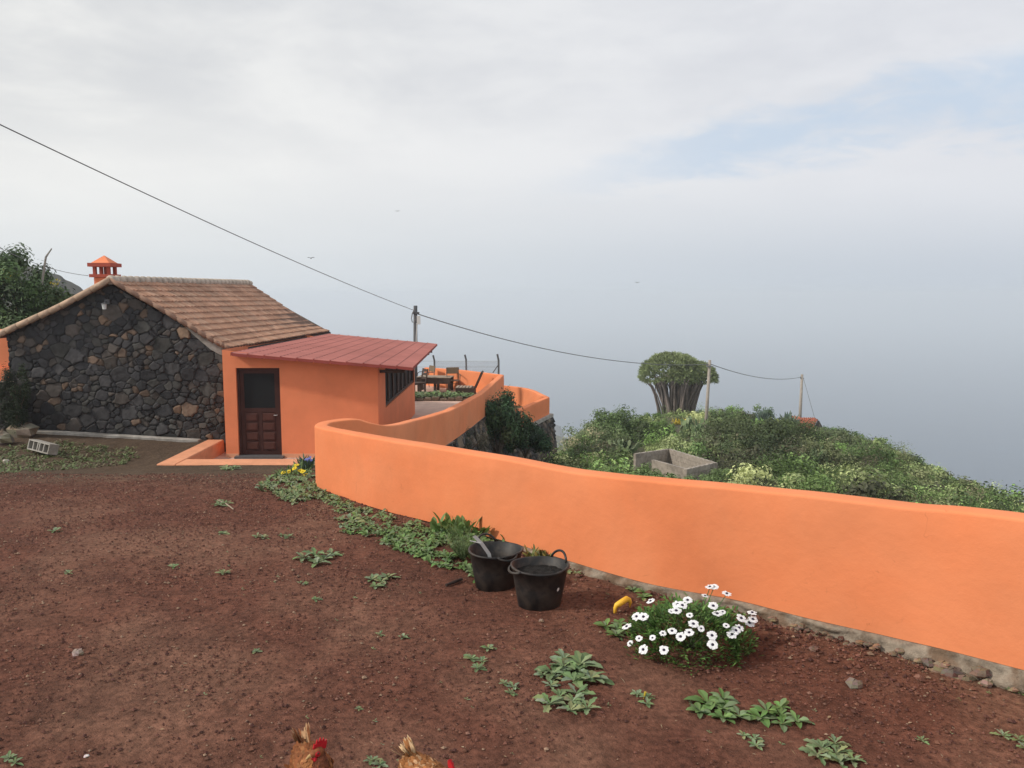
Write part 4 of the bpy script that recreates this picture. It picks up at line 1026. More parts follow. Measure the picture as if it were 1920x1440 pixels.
for (x, y) in ((532, 886), (542, 884), (552, 878), (556, 872), (563, 882), (568, 884), (573, 890)):
    c = at(x, y, g_.y + R(-.1, .15)); flower('flower', c, .05, (.80, .62, .03), (.6, .4, .02), yp, 10, (R(-.4, .1), R(-.7, -.2), 1), (c.x, c.y, c.z - .12))
g_ = Gp(575, 884); bp_ = thing('blue_flower_plant', 'bluish plant with small violet-blue flowers against the wall bend', 'plant', g_)
mb = MB()
for i in range(150): leaf(mb, (g_.x + R(-.2, .09), g_.y + R(-.15, .3), g_.z + R(0, .04)), R(0, 6.28), R(.08, .2), .017, R(.9, 2.2), R(.2, .8), vcol(random.choice([(.08, .15, .10), (.07, .13, .09), (.12, .19, .08)]), .3), 0, 3)
mb.build('foliage', MATS['leafy'], bp_)
for i in range(14): 
    c = at(R(570, 587), R(857, 872), g_.y + R(-.05, .2)); flower('flower', c, .028, (.16, .18, .52), (.2, .2, .4), bp_, 6, (R(-.5, .3), -.6, .8), (c.x, c.y, c.z - .15))

# white daisy bush
dc = Gp(1290, 1215); db = thing('daisy_bush', 'low green bush covered in white daisies on the soil before the wall', 'bush', dc)
RX, RY, RZ = .46, .40, .33
mb = MB()
for i in range(4200):
    d = Vector((R(-1, 1), R(-1, 1), R(0, 1))); 
    if d.length > 1: d.normalize()
    d = d.normalized() * R(.55, 1) ** .5
    lum = 1 + .09 * math.sin(d.x * 9 + d.y * 4) + .07 * math.sin(d.y * 11)
    p_ = (dc.x + d.x * RX * lum, dc.y + d.y * RY * lum, dc.z + .01 + d.z * RZ * lum * R(.75, 1))
    leaf(mb, p_, math.atan2(d.y, d.x) + R(-1.2, 1.2), R(.024, .046), R(.006, .010), R(.2, 1.4), R(0, .5), vcol(random.choice([(.07, .15, .03), (.095, .20, .04), (.13, .24, .06), (.05, .11, .027)]), .3), 0, 3)
mb.build('foliage', MATS['leafy'], db)
mb = MB()
for i in range(40):
    a_ = R(0, 6.28); q_ = R(.2, .8); mb.tube([(dc.x, dc.y, dc.z - .01), (dc.x + math.cos(a_) * RX * q_ * .5, dc.y + math.sin(a_) * RY * q_ * .5, dc.z + .1), (dc.x + math.cos(a_) * RX * q_, dc.y + math.sin(a_) * RY * q_, dc.z + RZ * .75)], [.006, .004, .002], 5, (.07, .09, .04))
mb.build('stems', MATS['leafy'], db)
FLW = [(487, 340), (365, 475), (425, 478), (280, 562), (388, 665), (310, 705), (425, 760), (605, 765), (505, 660), (595, 620), (675, 600), (750, 650), (825, 615), (862, 540), (930, 580), (1025, 640), (1030, 720), (1200, 630), (1235, 595), (1262, 575), (1355, 530), (1385, 498), (1282, 490), (1380, 440), (1072, 450), (1120, 435), (1037, 383), (966, 293), (1010, 213), (1046, 212), (1158, 273), (812, 332), (725, 370), (765, 378), (670, 430), (712, 425), (830, 465), (1150, 555)]
SMALL = {310, 388, 505, 595, 966, 1120, 830, 1150, 930, 670}
for (x, y) in FLW:
    d = ray(1120 + x / 4.8, 1060 + y / 4.8).normalized(); o_ = CAM - Vector(dc); o2 = Vector((o_.x / (RX + .02), o_.y / (RY + .02), o_.z / (RZ + .02))); d2 = Vector((d.x / (RX + .02), d.y / (RY + .02), d.z / (RZ + .02)))
    A_ = d2.dot(d2); B_ = 2 * o2.dot(d2); C_ = o2.dot(o2) - 1; disc = B_ * B_ - 4 * A_ * C_
    t = (-B_ - math.sqrt(disc)) / (2 * A_) if disc > 0 else -B_ / (2 * A_)
    p_ = CAM + d * t; p_.z = max(p_.z, dc.z + .05)
    nm = Vector(((p_.x - dc.x) / RX ** 2, (p_.y - dc.y) / RY ** 2, (p_.z - dc.z) / RZ ** 2)).normalized()
    tl = nm * .5 + Vector((R(-.35, .1), R(-.6, -.1), .75))
    q = .025 if x in SMALL else .036
    flower('flower', p_ + nm * .015, q * R(.92, 1.1), (.86, .86, .88), (.03, .02, .05), db, 14, tl, tuple(Vector(dc) + (p_ - Vector(dc)) * .75))

# ------------------------------------------------------------------ tubs
def tub(lab, px, py, Yc, fill, handles, seed):
    ft_ = Gp(px, py); c = Vector((ft_.x, ft_.y + .17, 0)); c.z = float(gz(c.x, c.y)) - .012
    c.x = at(px, py, c.y).x
    t = thing('rubber_tub', lab, 'tub', c, 'black rubber tubs by the wall')
    r0, r1, H = .172, .232, .355; mb = MB(); N = 48
    prof = [(.001, .004), (r0 - .02, 0), (r0, .012), (r0 + (r1 - r0) * .5, H * .5), (r1 - .004, H - .02), (r1 + .008, H - .018), (r1 + .010, H - .004), (r1 + .004, H + .002), (r1 - .008, H - .002), (r0 + (r1 - r0) * .5 - .008, H * .5), (r0 - .006, .02), (.001, .02)]
    mb.lathe([(r, z) for r, z in prof], c, N)
    sx = 1 + .03 * math.sin(seed)
    mb.v = [(c.x + (v[0] - c.x) * (sx + .025 * math.sin(3 * math.atan2(v[1] - c.y, v[0] - c.x) + seed) * (v[2] - c.z) / H), c.y + (v[1] - c.y) / sx, v[2] + .006 * math.sin(2 * math.atan2(v[1] - c.y, v[0] - c.x) + seed) * (v[2] - c.z) / H) for v in mb.v]
    mb.build('bucket', MATS['rubber'], t, smooth=True)
    for (a_, hh, lean) in handles:
        pts = []
        for q in np.linspace(-.42, .42, 13):
            a2 = math.radians(a_) + q; k = math.cos(q / .42 * math.pi / 2) ** .6
            rr = r1 + lean * k; pts.append((c.x + math.cos(a2) * rr, c.y + math.sin(a2) * rr, c.z + H - .004 + hh * k))
        m2 = MB(); m2.tube(pts, .0105, 8); m2.build('handle', MATS['rubber'], t, smooth=True)
    if fill:
        m3 = MB(); rf = r0 + (r1 - r0) * fill - .012
        rr_, aa2 = np.meshgrid(np.linspace(0, rf, 12), np.linspace(0, 2 * math.pi, 40)); gx_ = c.x + rr_ * np.cos(aa2); gy_ = c.y + rr_ * np.sin(aa2)
        m3.grid(np.stack([gx_, gy_, c.z + H * fill + .012 * fbm(gx_ * 30, gy_ * 30, 3, seed)], -1)); m3.build('compost', MATS['compost'], t)
    return c, t
tc1, TUB1 = tub('front black rubber tub, nearer the camera, part filled with dark compost', 1011, 1147, 6, .80, [(205, -.02, .035), (38, .075, .01)], 1)
mb = MB(); q_ = math.radians(-47); o3_ = Vector((math.cos(q_), math.sin(q_), 0)); s3_ = Vector((-math.sin(q_), math.cos(q_), 0)); c3_ = Vector(tc1) + o3_ * .2165 + Vector((0, 0, .20))
mb.poly([c3_ + s3_ * .014 * math.cos(k * 1.05) * (1 + .3 * math.sin(k * 2)) + Vector((0, 0, 1)) * .017 * math.sin(k * 1.05) + o3_ * .0028 * math.sin(k * 1.05) for k in range(6)]); sk = mb.build('scuff_mark', MATS['white_plastic'], TUB1)
mb = MB(); q = at(1044, 1108, tc1.y - .205); 
for i in range(2):
    a0 = R(0, 3); mb.poly([(q.x + (.011 + .005 * math.cos(k * 2.2)) * math.cos(k * 1.05 + a0), q.y - .004 + .02 * 0, q.z + (.011 + .004 * math.cos(k * 1.7)) * math.sin(k * 1.05 + a0)) for k in range(6)])
mb = None
tc2, TUB2 = tub('rear black rubber tub against the weeds, holding a bent metal strap', 929, 1110, 6.5, .45, [(300, -.03, .03), (115, .07, .015)], 2)
mb = MB(); pth = [Vector((tc2.x - .015, tc2.y - .13, tc2.z + .17)), at(917, 1039, tc2.y - .17), at(903, 1019, tc2.y - .2), at(889, 1005, tc2.y - .22)]
for i in range(3):
    a_, b_ = pth[i], pth[i + 1]; w_ = Vector((.014, 0, .006)); n_ = Vector((0, -.004, .0))
    mb.poly([a_ - w_, a_ + w_, b_ + w_, b_ - w_]); mb.poly([a_ - w_ + n_ * -1, b_ - w_ - n_, b_ + w_ - n_, a_ + w_ - n_])
    mb.poly([a_ + w_, a_ + w_ - n_, b_ + w_ - n_, b_ + w_]); mb.poly([a_ - w_, b_ - w_, b_ - w_ - n_, a_ - w_ - n_])
p_ = at(881, 1014, tc2.y - .24); mb.tube([pth[2], p_], [.006, .004], 5)
mb.build('metal_strap', MATS['white_plastic'], label='bent pale metal strap leaning out of the rear black tub', cat='strap')
mb = MB()                                    # yellow handle
g1 = Gp(1153, 1150); g2 = Gp(1182, 1141); u = .055
a_ = Vector(g1); b_ = Vector(g2) + Vector((.0, .02, 0))
pp = [a_ + Vector((0, 0, -.01)), a_ + Vector((.002, 0, .045)), a_ + Vector((.012, 0, .068)), a_ + Vector((.03, 0, .078))]
qq = [b_ + Vector((-.03, 0, .075)), b_ + Vector((-.008, 0, .066)), b_ + Vector((0, 0, .045)), b_ + Vector((0, 0, -.01))]
mb.tube(pp + qq, [.013, .016, .021, .025, .025, .021, .016, .013], 12)
mb.build('handle_grip', MATS['yellow_plastic'], smooth=True, label='yellow plastic handle lying on the soil beside the daisy bush', cat='handle')
mb = MB(); a_ = Vector(Gp(836, 1101)); b_ = Vector(Gp(866, 1090)); mb.tube([a_ + Vector((0, 0, .018)), a_.lerp(b_, .5) + Vector((0, 0, .02)), b_ + Vector((0, 0, .022))], [.012, .016, .013], 8, (.05, .035, .03))
mb.build('stick', MATS['bark'], label='short dark stick on the soil left of the rear tub', cat='stick')
mb = MB(); a_ = Vector(Gp(408, 940)); b_ = Vector(Gp(438, 957)); mb.tube([a_ + Vector((0, 0, .02)), a_.lerp(b_, .5) + Vector((0, 0, .035)), b_ + Vector((0, 0, .015))], .009, 6, (.30, .24, .18))
mb.build('stick', MATS['bark'], label='thin pale stick on the soil in front of the kerb wall', cat='stick')
# loose stones
for (px, py, r_, col, lab) in ((1602, 1288, .045, (.20, .15, .12), 'flat brown stone on the soil below the wall footing'), (146, 1228, .035, (.30, .24, .20), 'pale brown clod alone on the left soil'), (1850, 1286, .04, (.28, .22, .16), 'rounded tan stone against the wall footing near the right edge'),
        (1525, 1220, .03, (.19, .12, .09), 'small brown stone on the soil right of the daisy bush'), (162, 1419, .012, (.7, .68, .62), 'tiny white pebble near the bottom left'), (1015, 1166, .02, (.30, .20, .14), 'small tan stone at the foot of the front tub'),
        (42, 818, .30, (.20, .155, .12), 'large brown boulder at the foot of the stone gable'), (8, 832, .22, (.17, .14, .11), 'flat brown rock at the left edge beside the large boulder'), (388, 820, .13, (.32, .27, .20), 'pale square stone beside the kerb wall at the gable corner'),
        (12, 868, .07, (.45, .42, .36), 'small white rock in the grass at the left edge'), (530, 892, .03, (.5, .22, .14), 'small orange stone on the soil before the kerb slab')):
    g_ = Gp(px, py); mb = MB(); rock(mb, (g_.x, g_.y, g_.z + r_ * .45), (r_ * 1.2, r_, r_ * .75), int(px), col)
    mb.build('rock' if r_ > .1 else 'stone', MATS['stonework'], label=lab, cat='stone', org=g_)
# hollow block lying on its side
g_ = Gp(82, 852); mb = MB(); M = Matrix.Translation(Vector(g_) + Vector((0, 0, .17))) @ Matrix.Rotation(-.42, 4, 'Z') @ Matrix.Rotation(.10, 4, 'Y') @ Matrix.Rotation(-.25, 4, 'X')
L_, H_, T_, D_ = .34, .115, .028, .12
mb.box(-L_, L_, -D_, D_, H_ - T_, H_, M); mb.box(-L_, L_, -D_, D_, -H_, -H_ + T_, M)
for x in (-L_, -L_ * .5 - .014, -.045, .017, L_ * .5 - .014, L_ - T_): mb.box(x, x + T_, -D_, D_, -H_ + T_, H_ - T_, M)
mb.box(-L_ + T_, L_ - T_, D_ - .02, D_ - .01, -H_ + T_, H_ - T_, M)
mb.build('hollow_block', MATS['concrete'], label='pale hollow concrete block with dark openings lying in the grass', cat='block', org=g_)

# ------------------------------------------------------------------ terrace: planter, furniture
def Tf(px, py, z=None):                      # a point of the terrace floor under a pixel
    d = ray(px, py); z = FLOOR if z is None else z; k = (z - CAM.z) / d.z; return CAM + d * k
pf = Tf(776, 752); pf2 = Tf(893, 752)
pl = thing('planter_bed', 'stone-edged planting bed full of low green plants on the terrace', 'planter', pf)
y0 = pf.y; mb = MB()
xA, xB_ = pf.x - .5, pf2.x - .2
for j in range(9):
    x = xA + (xB_ - xA) * j / 9; mb.box(x, x + (xB_ - xA) / 9 - .01, y0, y0 + .22, FLOOR, FLOOR + .13 + .04 * math.sin(j * 2.1), None, vcol((.15, .11, .08)), .03)
mb.build('stone_edge', MATS['stonework'], pl)
mb = MB(); mb.poly([(xA, y0 + .2, FLOOR + .14), (xB_, y0 + .2, FLOOR + .14), (xB_ + .1, y0 + 1.5, FLOOR + .16), (xA, y0 + 1.5, FLOOR + .16)], (.09, .06, .045)); mb.build('planting_soil', MATS['soil'], pl)
mb = MB()
for i in range(900):
    x, y = R(xA, xB_), y0 + R(.1, 1.4); leaf(mb, (x, y, FLOOR + .13), R(0, 6.28), R(.12, .26), R(.02, .045), R(.2, .8), R(.2, .5), vcol(random.choice(GG + BG + [(.10, .12, .05)]), .3), 0, 3)
mb.build('foliage', MATS['leafy'], pl)
def armchair(lab, px, py, yaw, dark, sc=1.0):
    p = Tf(px, py); t = thing('metal_armchair', lab, 'chair', p, 'metal armchairs on the terrace')
    M = Matrix.Translation(p) @ Matrix.Rotation(yaw, 4, 'Z') @ Matrix.Scale(sc, 4)
    W_ = lambda *q: M @ Vector(q)
    mtl = MATS['steel_dark'] if dark else MATS['brown_metal']
    for s in (-1, 1):
        mb = MB(); x = s * .26
        mb.tube([W_(x, -.24, 0), W_(x, -.25, .42), W_(x, -.24, .62), W_(x, -.16, .66), W_(x, .16, .66), W_(x, .22, .64)], .017, 6); mb.build('arm_frame', mtl, t)
        mb = MB(); mb.tube([W_(x * .92, .26, 0), W_(x * .92, .22, .42), W_(x * .92, .30, .90)], .017, 6); mb.build('back_leg', mtl, t)
    mb = MB(); mb.box(-.24, .24, -.24, .22, .41, .435, M); mb.build('seat', mtl, t)
    mb = MB(); Mb = M @ Matrix.Translation((0, .27, .66)) @ Matrix.Rotation(-.15, 4, 'X'); mb.box(-.24, .24, -.015, .015, 0, .25, Mb, bev=.008); mb.build('backrest', MATS['chair_mesh'], t)
    mb = MB(); mb.tube([W_(-.25, .0, .30), W_(.25, .0, .30)], .012, 6); mb.build('stretcher', mtl, t)
mat('brown_metal', (.13, .085, .06), .6, .1, 10); mat('chair_mesh', (.17, .12, .075), .8, .15, 30)
armchair('brown metal armchair standing alone against the sunlit terrace wall', 850, 733, .15, False, 1.05)
armchair('dark metal armchair beside the table, half hidden behind the annex roof', 799, 728, -1.0, True, 1.05)
def slab(name, mtl, par, M, *bx):
    mb = MB(); [mb.box(*b_, M) for b_ in bx]; return mb.build(name, mtl, par)
p = Tf(822, 733); tb = thing('pallet_table', 'long low dark pallet table with a pale slatted top on the terrace', 'table', p)
M = Matrix.Translation(p) @ Matrix.Rotation(-.12, 4, 'Z'); k = p.y / 1500
w0, w1 = -38 * k, 27 * k
mb = MB(); [mb.box(w0 + 0, w1, -.42 + j * .17, -.30 + j * .17, .58, .61, M) for j in range(5)]; mb.build('tabletop', MATS['wood_pale'], tb)
slab('frame', MATS['wood_dark'], tb, M, (w0 + .02, w1 - .02, -.40, -.36, .34, .578), (w0 + .02, w1 - .02, .34, .38, .34, .578))
for x in (w0 + .03, (w0 + w1) / 2, w1 - .13):
    slab('leg', MATS['wood_dark'], tb, M, (x, x + .1, -.355, -.26, 0, .578)); slab('leg', MATS['wood_dark'], tb, M, (x, x + .1, .24, .335, 0, .578))
p = Tf(876, 742); ls = thing('pallet_lounger', 'dark wooden pallet lounger with a reclined slatted back against the terrace wall', 'lounger', p)
M = Matrix.Translation(p) @ Matrix.Rotation(-.05, 4, 'Z'); k = p.y / 1500
slab('base', MATS['wood_dark'], ls, M, (-20 * k, 15 * k, -.35, .35, .10, .34))
mb = MB(); [mb.box(-20 * k + j * .13, -20 * k + j * .13 + .09, -.36, .36, .343, .37, M) for j in range(5)]; mb.build('seat_slats', MATS['wood_pale'], ls)
for x in (-18 * k, 12 * k): slab('leg', MATS['wood_dark'], ls, M, (x, x + .08, -.33, .33, 0, .098))
Mb = M @ Matrix.Translation((15 * k, 0, .30)) @ Matrix.Rotation(.42, 4, 'Y')
slab('backrest', MATS['bark_wood'] if 'bark_wood' in MATS else MATS['wood_dark'], ls, Mb, *[(-.035, .035, -.34 + j * .24, -.14 + j * .24, 0, .72) for j in range(3)])
p = Tf(783, 737); cs = thing('wooden_chair', 'dark wooden slatted chair at the near end of the table by the windows', 'chair', p)
M = Matrix.Translation(p) @ Matrix.Rotation(.5, 4, 'Z')
slab('seat', MATS['wood_dark'], cs, M, (-.28, .28, -.28, .28, .38, .44)); Mb = M @ Matrix.Translation((.26, 0, .44)) @ Matrix.Rotation(.18, 4, 'Y')
slab('backrest', MATS['wood_dark'], cs, Mb, (-.02, .02, -.27, -.20, 0, .55), (-.02, .02, .20, .27, 0, .55), (-.015, .015, -.195, .195, .12, .22), (-.015, .015, -.195, .195, .28, .38), (-.015, .015, -.195, .195, .44, .54))
for x, y in ((-.26, -.26), (.2, -.26), (-.26, .2), (.2, .2)): slab('leg', MATS['wood_dark'], cs, M, (x, x + .06, y, y + .06, 0, .378))
slab('armrest', MATS['wood_dark'], cs, M, (-.28, .30, -.34, -.285, .58, .61)); slab('armrest', MATS['wood_dark'], cs, M, (-.28, .30, .285, .34, .58, .61))

# ------------------------------------------------------------------ bushes near the houses
def bush(name, lab, cen, rad, nc, nl, sz, cols, cat='bush', trunk=True, asp=.5, jit=.42, clump=.3, low=-.35, flowers=None, group=None, stems=8, var=.3):
    c = Vector(cen); base = Vector((c.x, c.y, c.z - rad[2] * .9))
    if c.y > 36: base.z = min(base.z, float(tz(c.x, c.y)) - .1)
    t = thing(name, lab, cat, base, group)
    mb = MB(); crown(mb, cen, rad, nc, nl, sz, cols, asp, clump, low, var, jit); mb.build('crown', MATS['leafy'], t)
    if trunk:
        mb = MB()
        for i in range(stems):
            a_ = R(0, 6.28); q_ = R(.3, .8); e = Vector((c.x + math.cos(a_) * rad[0] * q_, c.y + math.sin(a_) * rad[1] * q_, c.z + rad[2] * R(-.1, .6)))
            m_ = base.lerp(e, .5) + Vector((0, 0, rad[2] * .15)); mb.tube([base, m_, e], [rad[0] * .045, rad[0] * .03, rad[0] * .012], 6, (.12, .09, .07))
        mb.build('trunk', MATS['bark'], t)
    if flowers:
        fc, pts, fs = flowers
        for p in pts:
            mb = MB()
            for _ in range(26): leaf(mb, (p[0] + R(-1, 1) * fs, p[1] + R(-1, 1) * fs, p[2] + R(-1, 1) * fs), R(0, 6.28), fs * .5, fs * .16, R(-.5, 1.5), R(0, .5), vcol(fc, .2), 0, 2)
            mb.build('flower_cluster', MATS['leafy'], t, kind='stuff')
    return t
DG = [(.048, .085, .028), (.070, .125, .040), (.095, .155, .050), (.050, .085, .034)]
YT = 26.5
bush('bushy_tree', 'dense dark green tree with yellow flower heads, behind the left end of the stone house', at(38, 598, YT), (1.7, 1.6, 1.95), 60, 17000, .14, DG, 'tree', stems=14, clump=.26,
     flowers=((.42, .36, .03), [at(16, 516, YT - 1.3), at(104, 533, YT - 1.2)], .14))
mb = MB(); a_ = at(86, 482, YT); b_ = at(97, 466, YT); mb.tube([a_ + Vector((-.2, 0, -.9)), a_, b_], [.05, .035, .02], 6, (.3, .28, .25)); mb.build('dead_branch', MATS['bark'], label='bare grey branch tip sticking out above the bushy tree', cat='branch')
bush('corner_shrub', 'dark feathery shrub growing against the left corner of the stone gable', at(30, 748, 19.2), (.42, .3, .80), 26, 6000, .07, [(.018, .030, .014), (.028, .045, .018)], clump=.35, stems=5, asp=.3, low=-.98)
# shrub hanging over the retaining walls
t_ = bush('ivy_bush', 'large dark green creeper hanging over the stone retaining wall between the two orange walls', at(935, 802, 25.5), (.85, .8, 1.0), 34, 12000, .10, [(.028, .060, .028), (.04, .085, .035), (.055, .10, .04), (.09, .11, .05)], clump=.34, stems=7)
bush('ivy_bush', 'dark green creeper spilling down right to the foot of the lower terrace wall', at(985, 830, 27.5), (.75, .6, .62), 22, 7000, .10, [(.025, .055, .026), (.035, .075, .032)], clump=.34, stems=5)
bush('scraggy_bush', 'dry grey-green scraggy shrub on the rubble slope below the orange wall', at(868, 832, 20.5), (.62, .5, .55), 18, 3500, .07, [(.06, .075, .04), (.09, .085, .055), (.05, .06, .035)], clump=.34, stems=14, asp=.25)

# ------------------------------------------------------------------ hillside plants
def hp(px, Y):                               # point on the slope under this bearing
    u = (px - 960) / 1494.; x = u * Y; return Vector((x, Y, float(tz(x, Y))))
BIGS = [(1405, 41, 2.0, (.075, .10, .04)), (1372, 46, 1.5, (.10, .12, .055)), (1450, 40, 1.7, (.06, .085, .03)), (1490, 46, 1.8, (.07, .10, .035)), (1545, 40, 1.3, (.15, .17, .08)), (1590, 46, 1.7, (.10, .125, .06)), (1640, 40, 1.5, (.085, .14, .04)),
        (1690, 42, 1.3, (.16, .19, .08)), (1740, 36, 1.2, (.19, .21, .10)), (1795, 36, 1.0, (.12, .15, .06)), (1850, 34, 1.0, (.18, .20, .085)), (1560, 58, 1.9, (.12, .15, .07)), (1640, 58, 1.5, (.17, .17, .10)),
        (1390, 62, 1.9, (.07, .11, .035)), (1350, 58, 1.4, (.08, .12, .04)), (1110, 44, 1.7, (.13, .17, .075)), (1160, 50, 1.9, (.10, .15, .055)), (1225, 62, 1.7, (.10, .16, .045)), (1245, 48, 1.1, (.12, .19, .055)), (1900, 36, 1.0, (.16, .19, .09)), (1335, 70, 1.2, (.07, .11, .035))]
KEEP = [(1515, 40, 78), (1273, 24, 62), (1200, 22, 50), (1478, 26, 72), (1432, 26, 74), (1292, 20, 52), (1168, 24, 36), (1530, 24, 46), (1311, 18, 48), (1322, 9, 54), (1452, 18, 70)]
def up(px, py, Y):                           # where a line of sight meets the slope
    d = ray(px, py); d = d / d.y; last = None
    for Y_ in np.arange(16, 95, .25):
        p = CAM + d * Y_
        if p.z < float(tz(p.x, p.y)): return Vector((p.x, p.y, float(tz(p.x, p.y))))
    return hp(px, Y)
mb = MB(); HG = [(.095, .145, .045), (.12, .18, .058), (.17, .22, .085), (.065, .095, .038), (.21, .25, .11), (.13, .14, .075), (.17, .155, .095), (.11, .18, .05), (.24, .28, .12), (.075, .12, .04)]
TW = MB()
for i in range(760):
    px = R(1035, 2060); u = (px - 960) / 1494.; Yc = float(np.interp(u, cu, cY)); Y = 14 + (Yc + .5 - 14) * R(.12, 1) ** .8
    p = hp(px, Y)
    if 1170 < px < 1352 and 22 < Y < 35.5: continue
    if abs(px - 1510) < 34 and Y > 70: continue
    if any(abs(px - a_) < w_ and b_ - 11 < Y < b_ + 3 for a_, w_, b_ in KEEP): continue
    big = R(.5, 1.5) * (1 if Y < Yc - 6 else .6); r_ = (.95 * big, .95 * big, .68 * big)
    base_c = random.choice(HG); k_ = random.choice((.5, .8, 1.1, 1.5, 1.9, 2.3)); base_c = tuple(min(.6, q * k_) for q in base_c); cols = [base_c, vcol(base_c, .2), vcol(base_c, .2)]
    ls_ = .12 if R(0, 1) < .6 else .20; nl = int((200 + 6500 / Y) * (.5 + big * .9))
    crown(mb, (p.x, p.y, p.z + .25 * big), r_, 9, nl, ls_ * (1 if Y > 40 else .8), cols, random.choice((.25, .45, .6)), .42, -.1, .2, .38)
for px_, Y_, s_b, c_ in BIGS:
    c_ = tuple(q * 1.2 for q in c_)
    if Y_ > 55: s_b *= .6
    p = hp(px_, Y_); crown(mb, (p.x, p.y, p.z + s_b * .28), (s_b, s_b, s_b * .78), int(16 + 10 * s_b), int(2300 * s_b), .13 if Y_ < 50 else .17, [c_, vcol(c_, .2), vcol(c_, .25)], .5, .30, -.1, .22, .3)
for i in range(190):                         # the near foot of the slope, close behind the wall
    Y_ = R(9, 27); px_ = R(1050, 2500); p = hp(px_, Y_)
    if p.x < float(wallx(Y_)) + 1.3 or (px_ < 1360 and Y_ > 22): continue
    c_ = vcol(random.choice(HG), .3); s_b = R(.4, .9); crown(mb, (p.x, p.y, p.z + .15), (s_b, s_b, s_b * .6), 8, 380, .12, [c_, vcol(c_, .2)], .5, .42, -.1, .2, .38)
for px_, Y_ in ((1188, 27.5), (1212, 26.8), (1236, 26), (1262, 25.5), (1200, 31), (1228, 30), (1285, 25), (1245, 24.5), (1222, 28.2), (1250, 27.4), (1356, 29), (1302, 25.6), (1328, 26.6), (1275, 24.6), (1340, 27.4)):
    p = hp(px_, Y_); c_ = vcol((.15, .22, .08), .3); crown(mb, (p.x, p.y, p.z + .25), (.55, .5, .42), 9, 700, .10, [c_, vcol(c_, .3)], .5, .42, -.1, .2, .38)
mb.build('scrub', MATS['leafy'], label='mixed green scrub and low bushes covering the slope beyond the wall', cat='scrub', kind='stuff')
def cactus(name, lab, p, n, s, cols, cat='cactus'):
    mb = MB(); t = []
    def pad(c, d, r, col):
        d = d.normalized(); sd_ = d.cross(Vector((R(-1, 1), R(-1, 1), .2))).normalized(); nn = d.cross(sd_); k = len(mb.v); N = 9
        for z in (-1, 1):
            for j in range(N):
                a_ = 2 * math.pi * j / N; mb.v.append(tuple(c + d * r * (1 + math.sin(a_)) + sd_ * r * .62 * math.cos(a_) + nn * z * r * .09))
        mb.face([k + j for j in range(N)][::-1], col); mb.face([k + N + j for j in range(N)], col)
        for j in range(N): mb.face((k + j, k + (j + 1) % N, k + N + (j + 1) % N, k + N + j), col)
        return c + d * 2 * r, d
    for i in range(n):
        c = Vector(p) + Vector((R(-1, 1), R(-1, 1), 0)) * s * n ** .5 * .6; d = Vector((R(-.5, .5), R(-.5, .5), 1))
        for q in range(3):
            c, d2 = pad(c, d, s * R(.8, 1.1) * (1 - q * .12), vcol(random.choice(cols), .2)); d = d2 + Vector((R(-.8, .8), R(-.8, .8), R(0, .5)))
    return mb.build(name, MATS['leafy'], label=lab, cat=cat, org=p)
PC = [(.20, .27, .13), (.26, .32, .18), (.15, .22, .10)]
cactus('prickly_pear', 'pale prickly pear growing beside the right foot of the lower terrace wall', up(1050, 850, 30), 9, .16, PC)
cactus('prickly_pear', 'prickly pear clump left of the roofless block hut', up(1170, 862, 38), 12, .22, PC)
cactus('prickly_pear', 'prickly pear behind the roofless block hut, below the yellow flowers', up(1292, 822, 58), 12, .28, PC)
cactus('prickly_pear', 'grey prickly pear right beside the wooden pole, behind the hut', up(1310, 835, 52), 7, .24, PC)
cactus('prickly_pear', 'prickly pear thicket in the middle of the right-hand slope', up(1530, 880, 48), 14, .22, PC)
def spiky(name, lab, p, n, L, w, col, cat='agave', rise=1.5):
    mb = MB()
    for i in range(n):
        a_ = i * 2.4; e = R(.3, 1.5); e = min(e, 1.36); leaf(mb, p, a_, L * R(.7, 1) * math.cos(e), w, math.tan(e), R(.0, .3), vcol(col, .15), 0, 4)
    return mb.build(name, MATS['leafy'], label=lab, cat=cat, org=p)
AG = (.12, .17, .13)
spiky('agave', 'large blue-grey agave left of the ruined cottage', up(1478, 812, 76), 46, 2.0, .17, AG)
spiky('agave', 'blue-grey agave in front of the round bush on the crest', up(1430, 796, 76), 40, 1.5, .15, AG)
spiky('agave', 'small agave clump between two blue-grey agaves', up(1455, 818, 70), 34, 1.3, .13, (.10, .15, .09))
p_ = up(1109, 835, 46); ast = thing('agave_stalk', 'thin bare agave flower stalk rising above the left end of the hill', 'plant', p_)
a_ = up(1104, 769, 46); mb = MB(); mb.tube([p_, a_], [.07, .02], 6, (.13, .11, .10)); mb.build('stalk', MATS['bark'], ast)
mb = MB()
for k_, s in ((.95, -1), (.88, 1), (.80, -1), (.70, 1), (.60, -1), (.52, 1), (.42, -1), (.9, -1), (.75, -1)):
    q_ = Vector(p_).lerp(a_, k_); e = q_ + Vector((s * R(.2, .42), R(-.2, .2), R(.02, .10))); mb.tube([q_, e], [.012, .01], 4, (.13, .11, .10)); mb.tube([e, e + Vector((s * .08, 0, .03))], [.035, .02], 5, (.13, .11, .09))
mb.build('side_branches', MATS['bark'], ast)
bush('round_bush', 'rounded green bush standing highest on the crest, right of the dragon tree', up(1433, 768, 78), (1.5, 1.4, 1.3), 26, 2600, .20, [(0.090, 0.165, 0.045), (0.135, 0.210, 0.068), (0.075, 0.128, 0.045)], clump=.35)
bush('round_bush', 'big pale green rounded bush at the left end of the hill', up(1140, 830, 52), (2.3, 2.0, 1.5), 40, 5200, .20, [(0.150, 0.203, 0.083), (0.195, 0.240, 0.105), (0.112, 0.165, 0.060)], clump=.28)
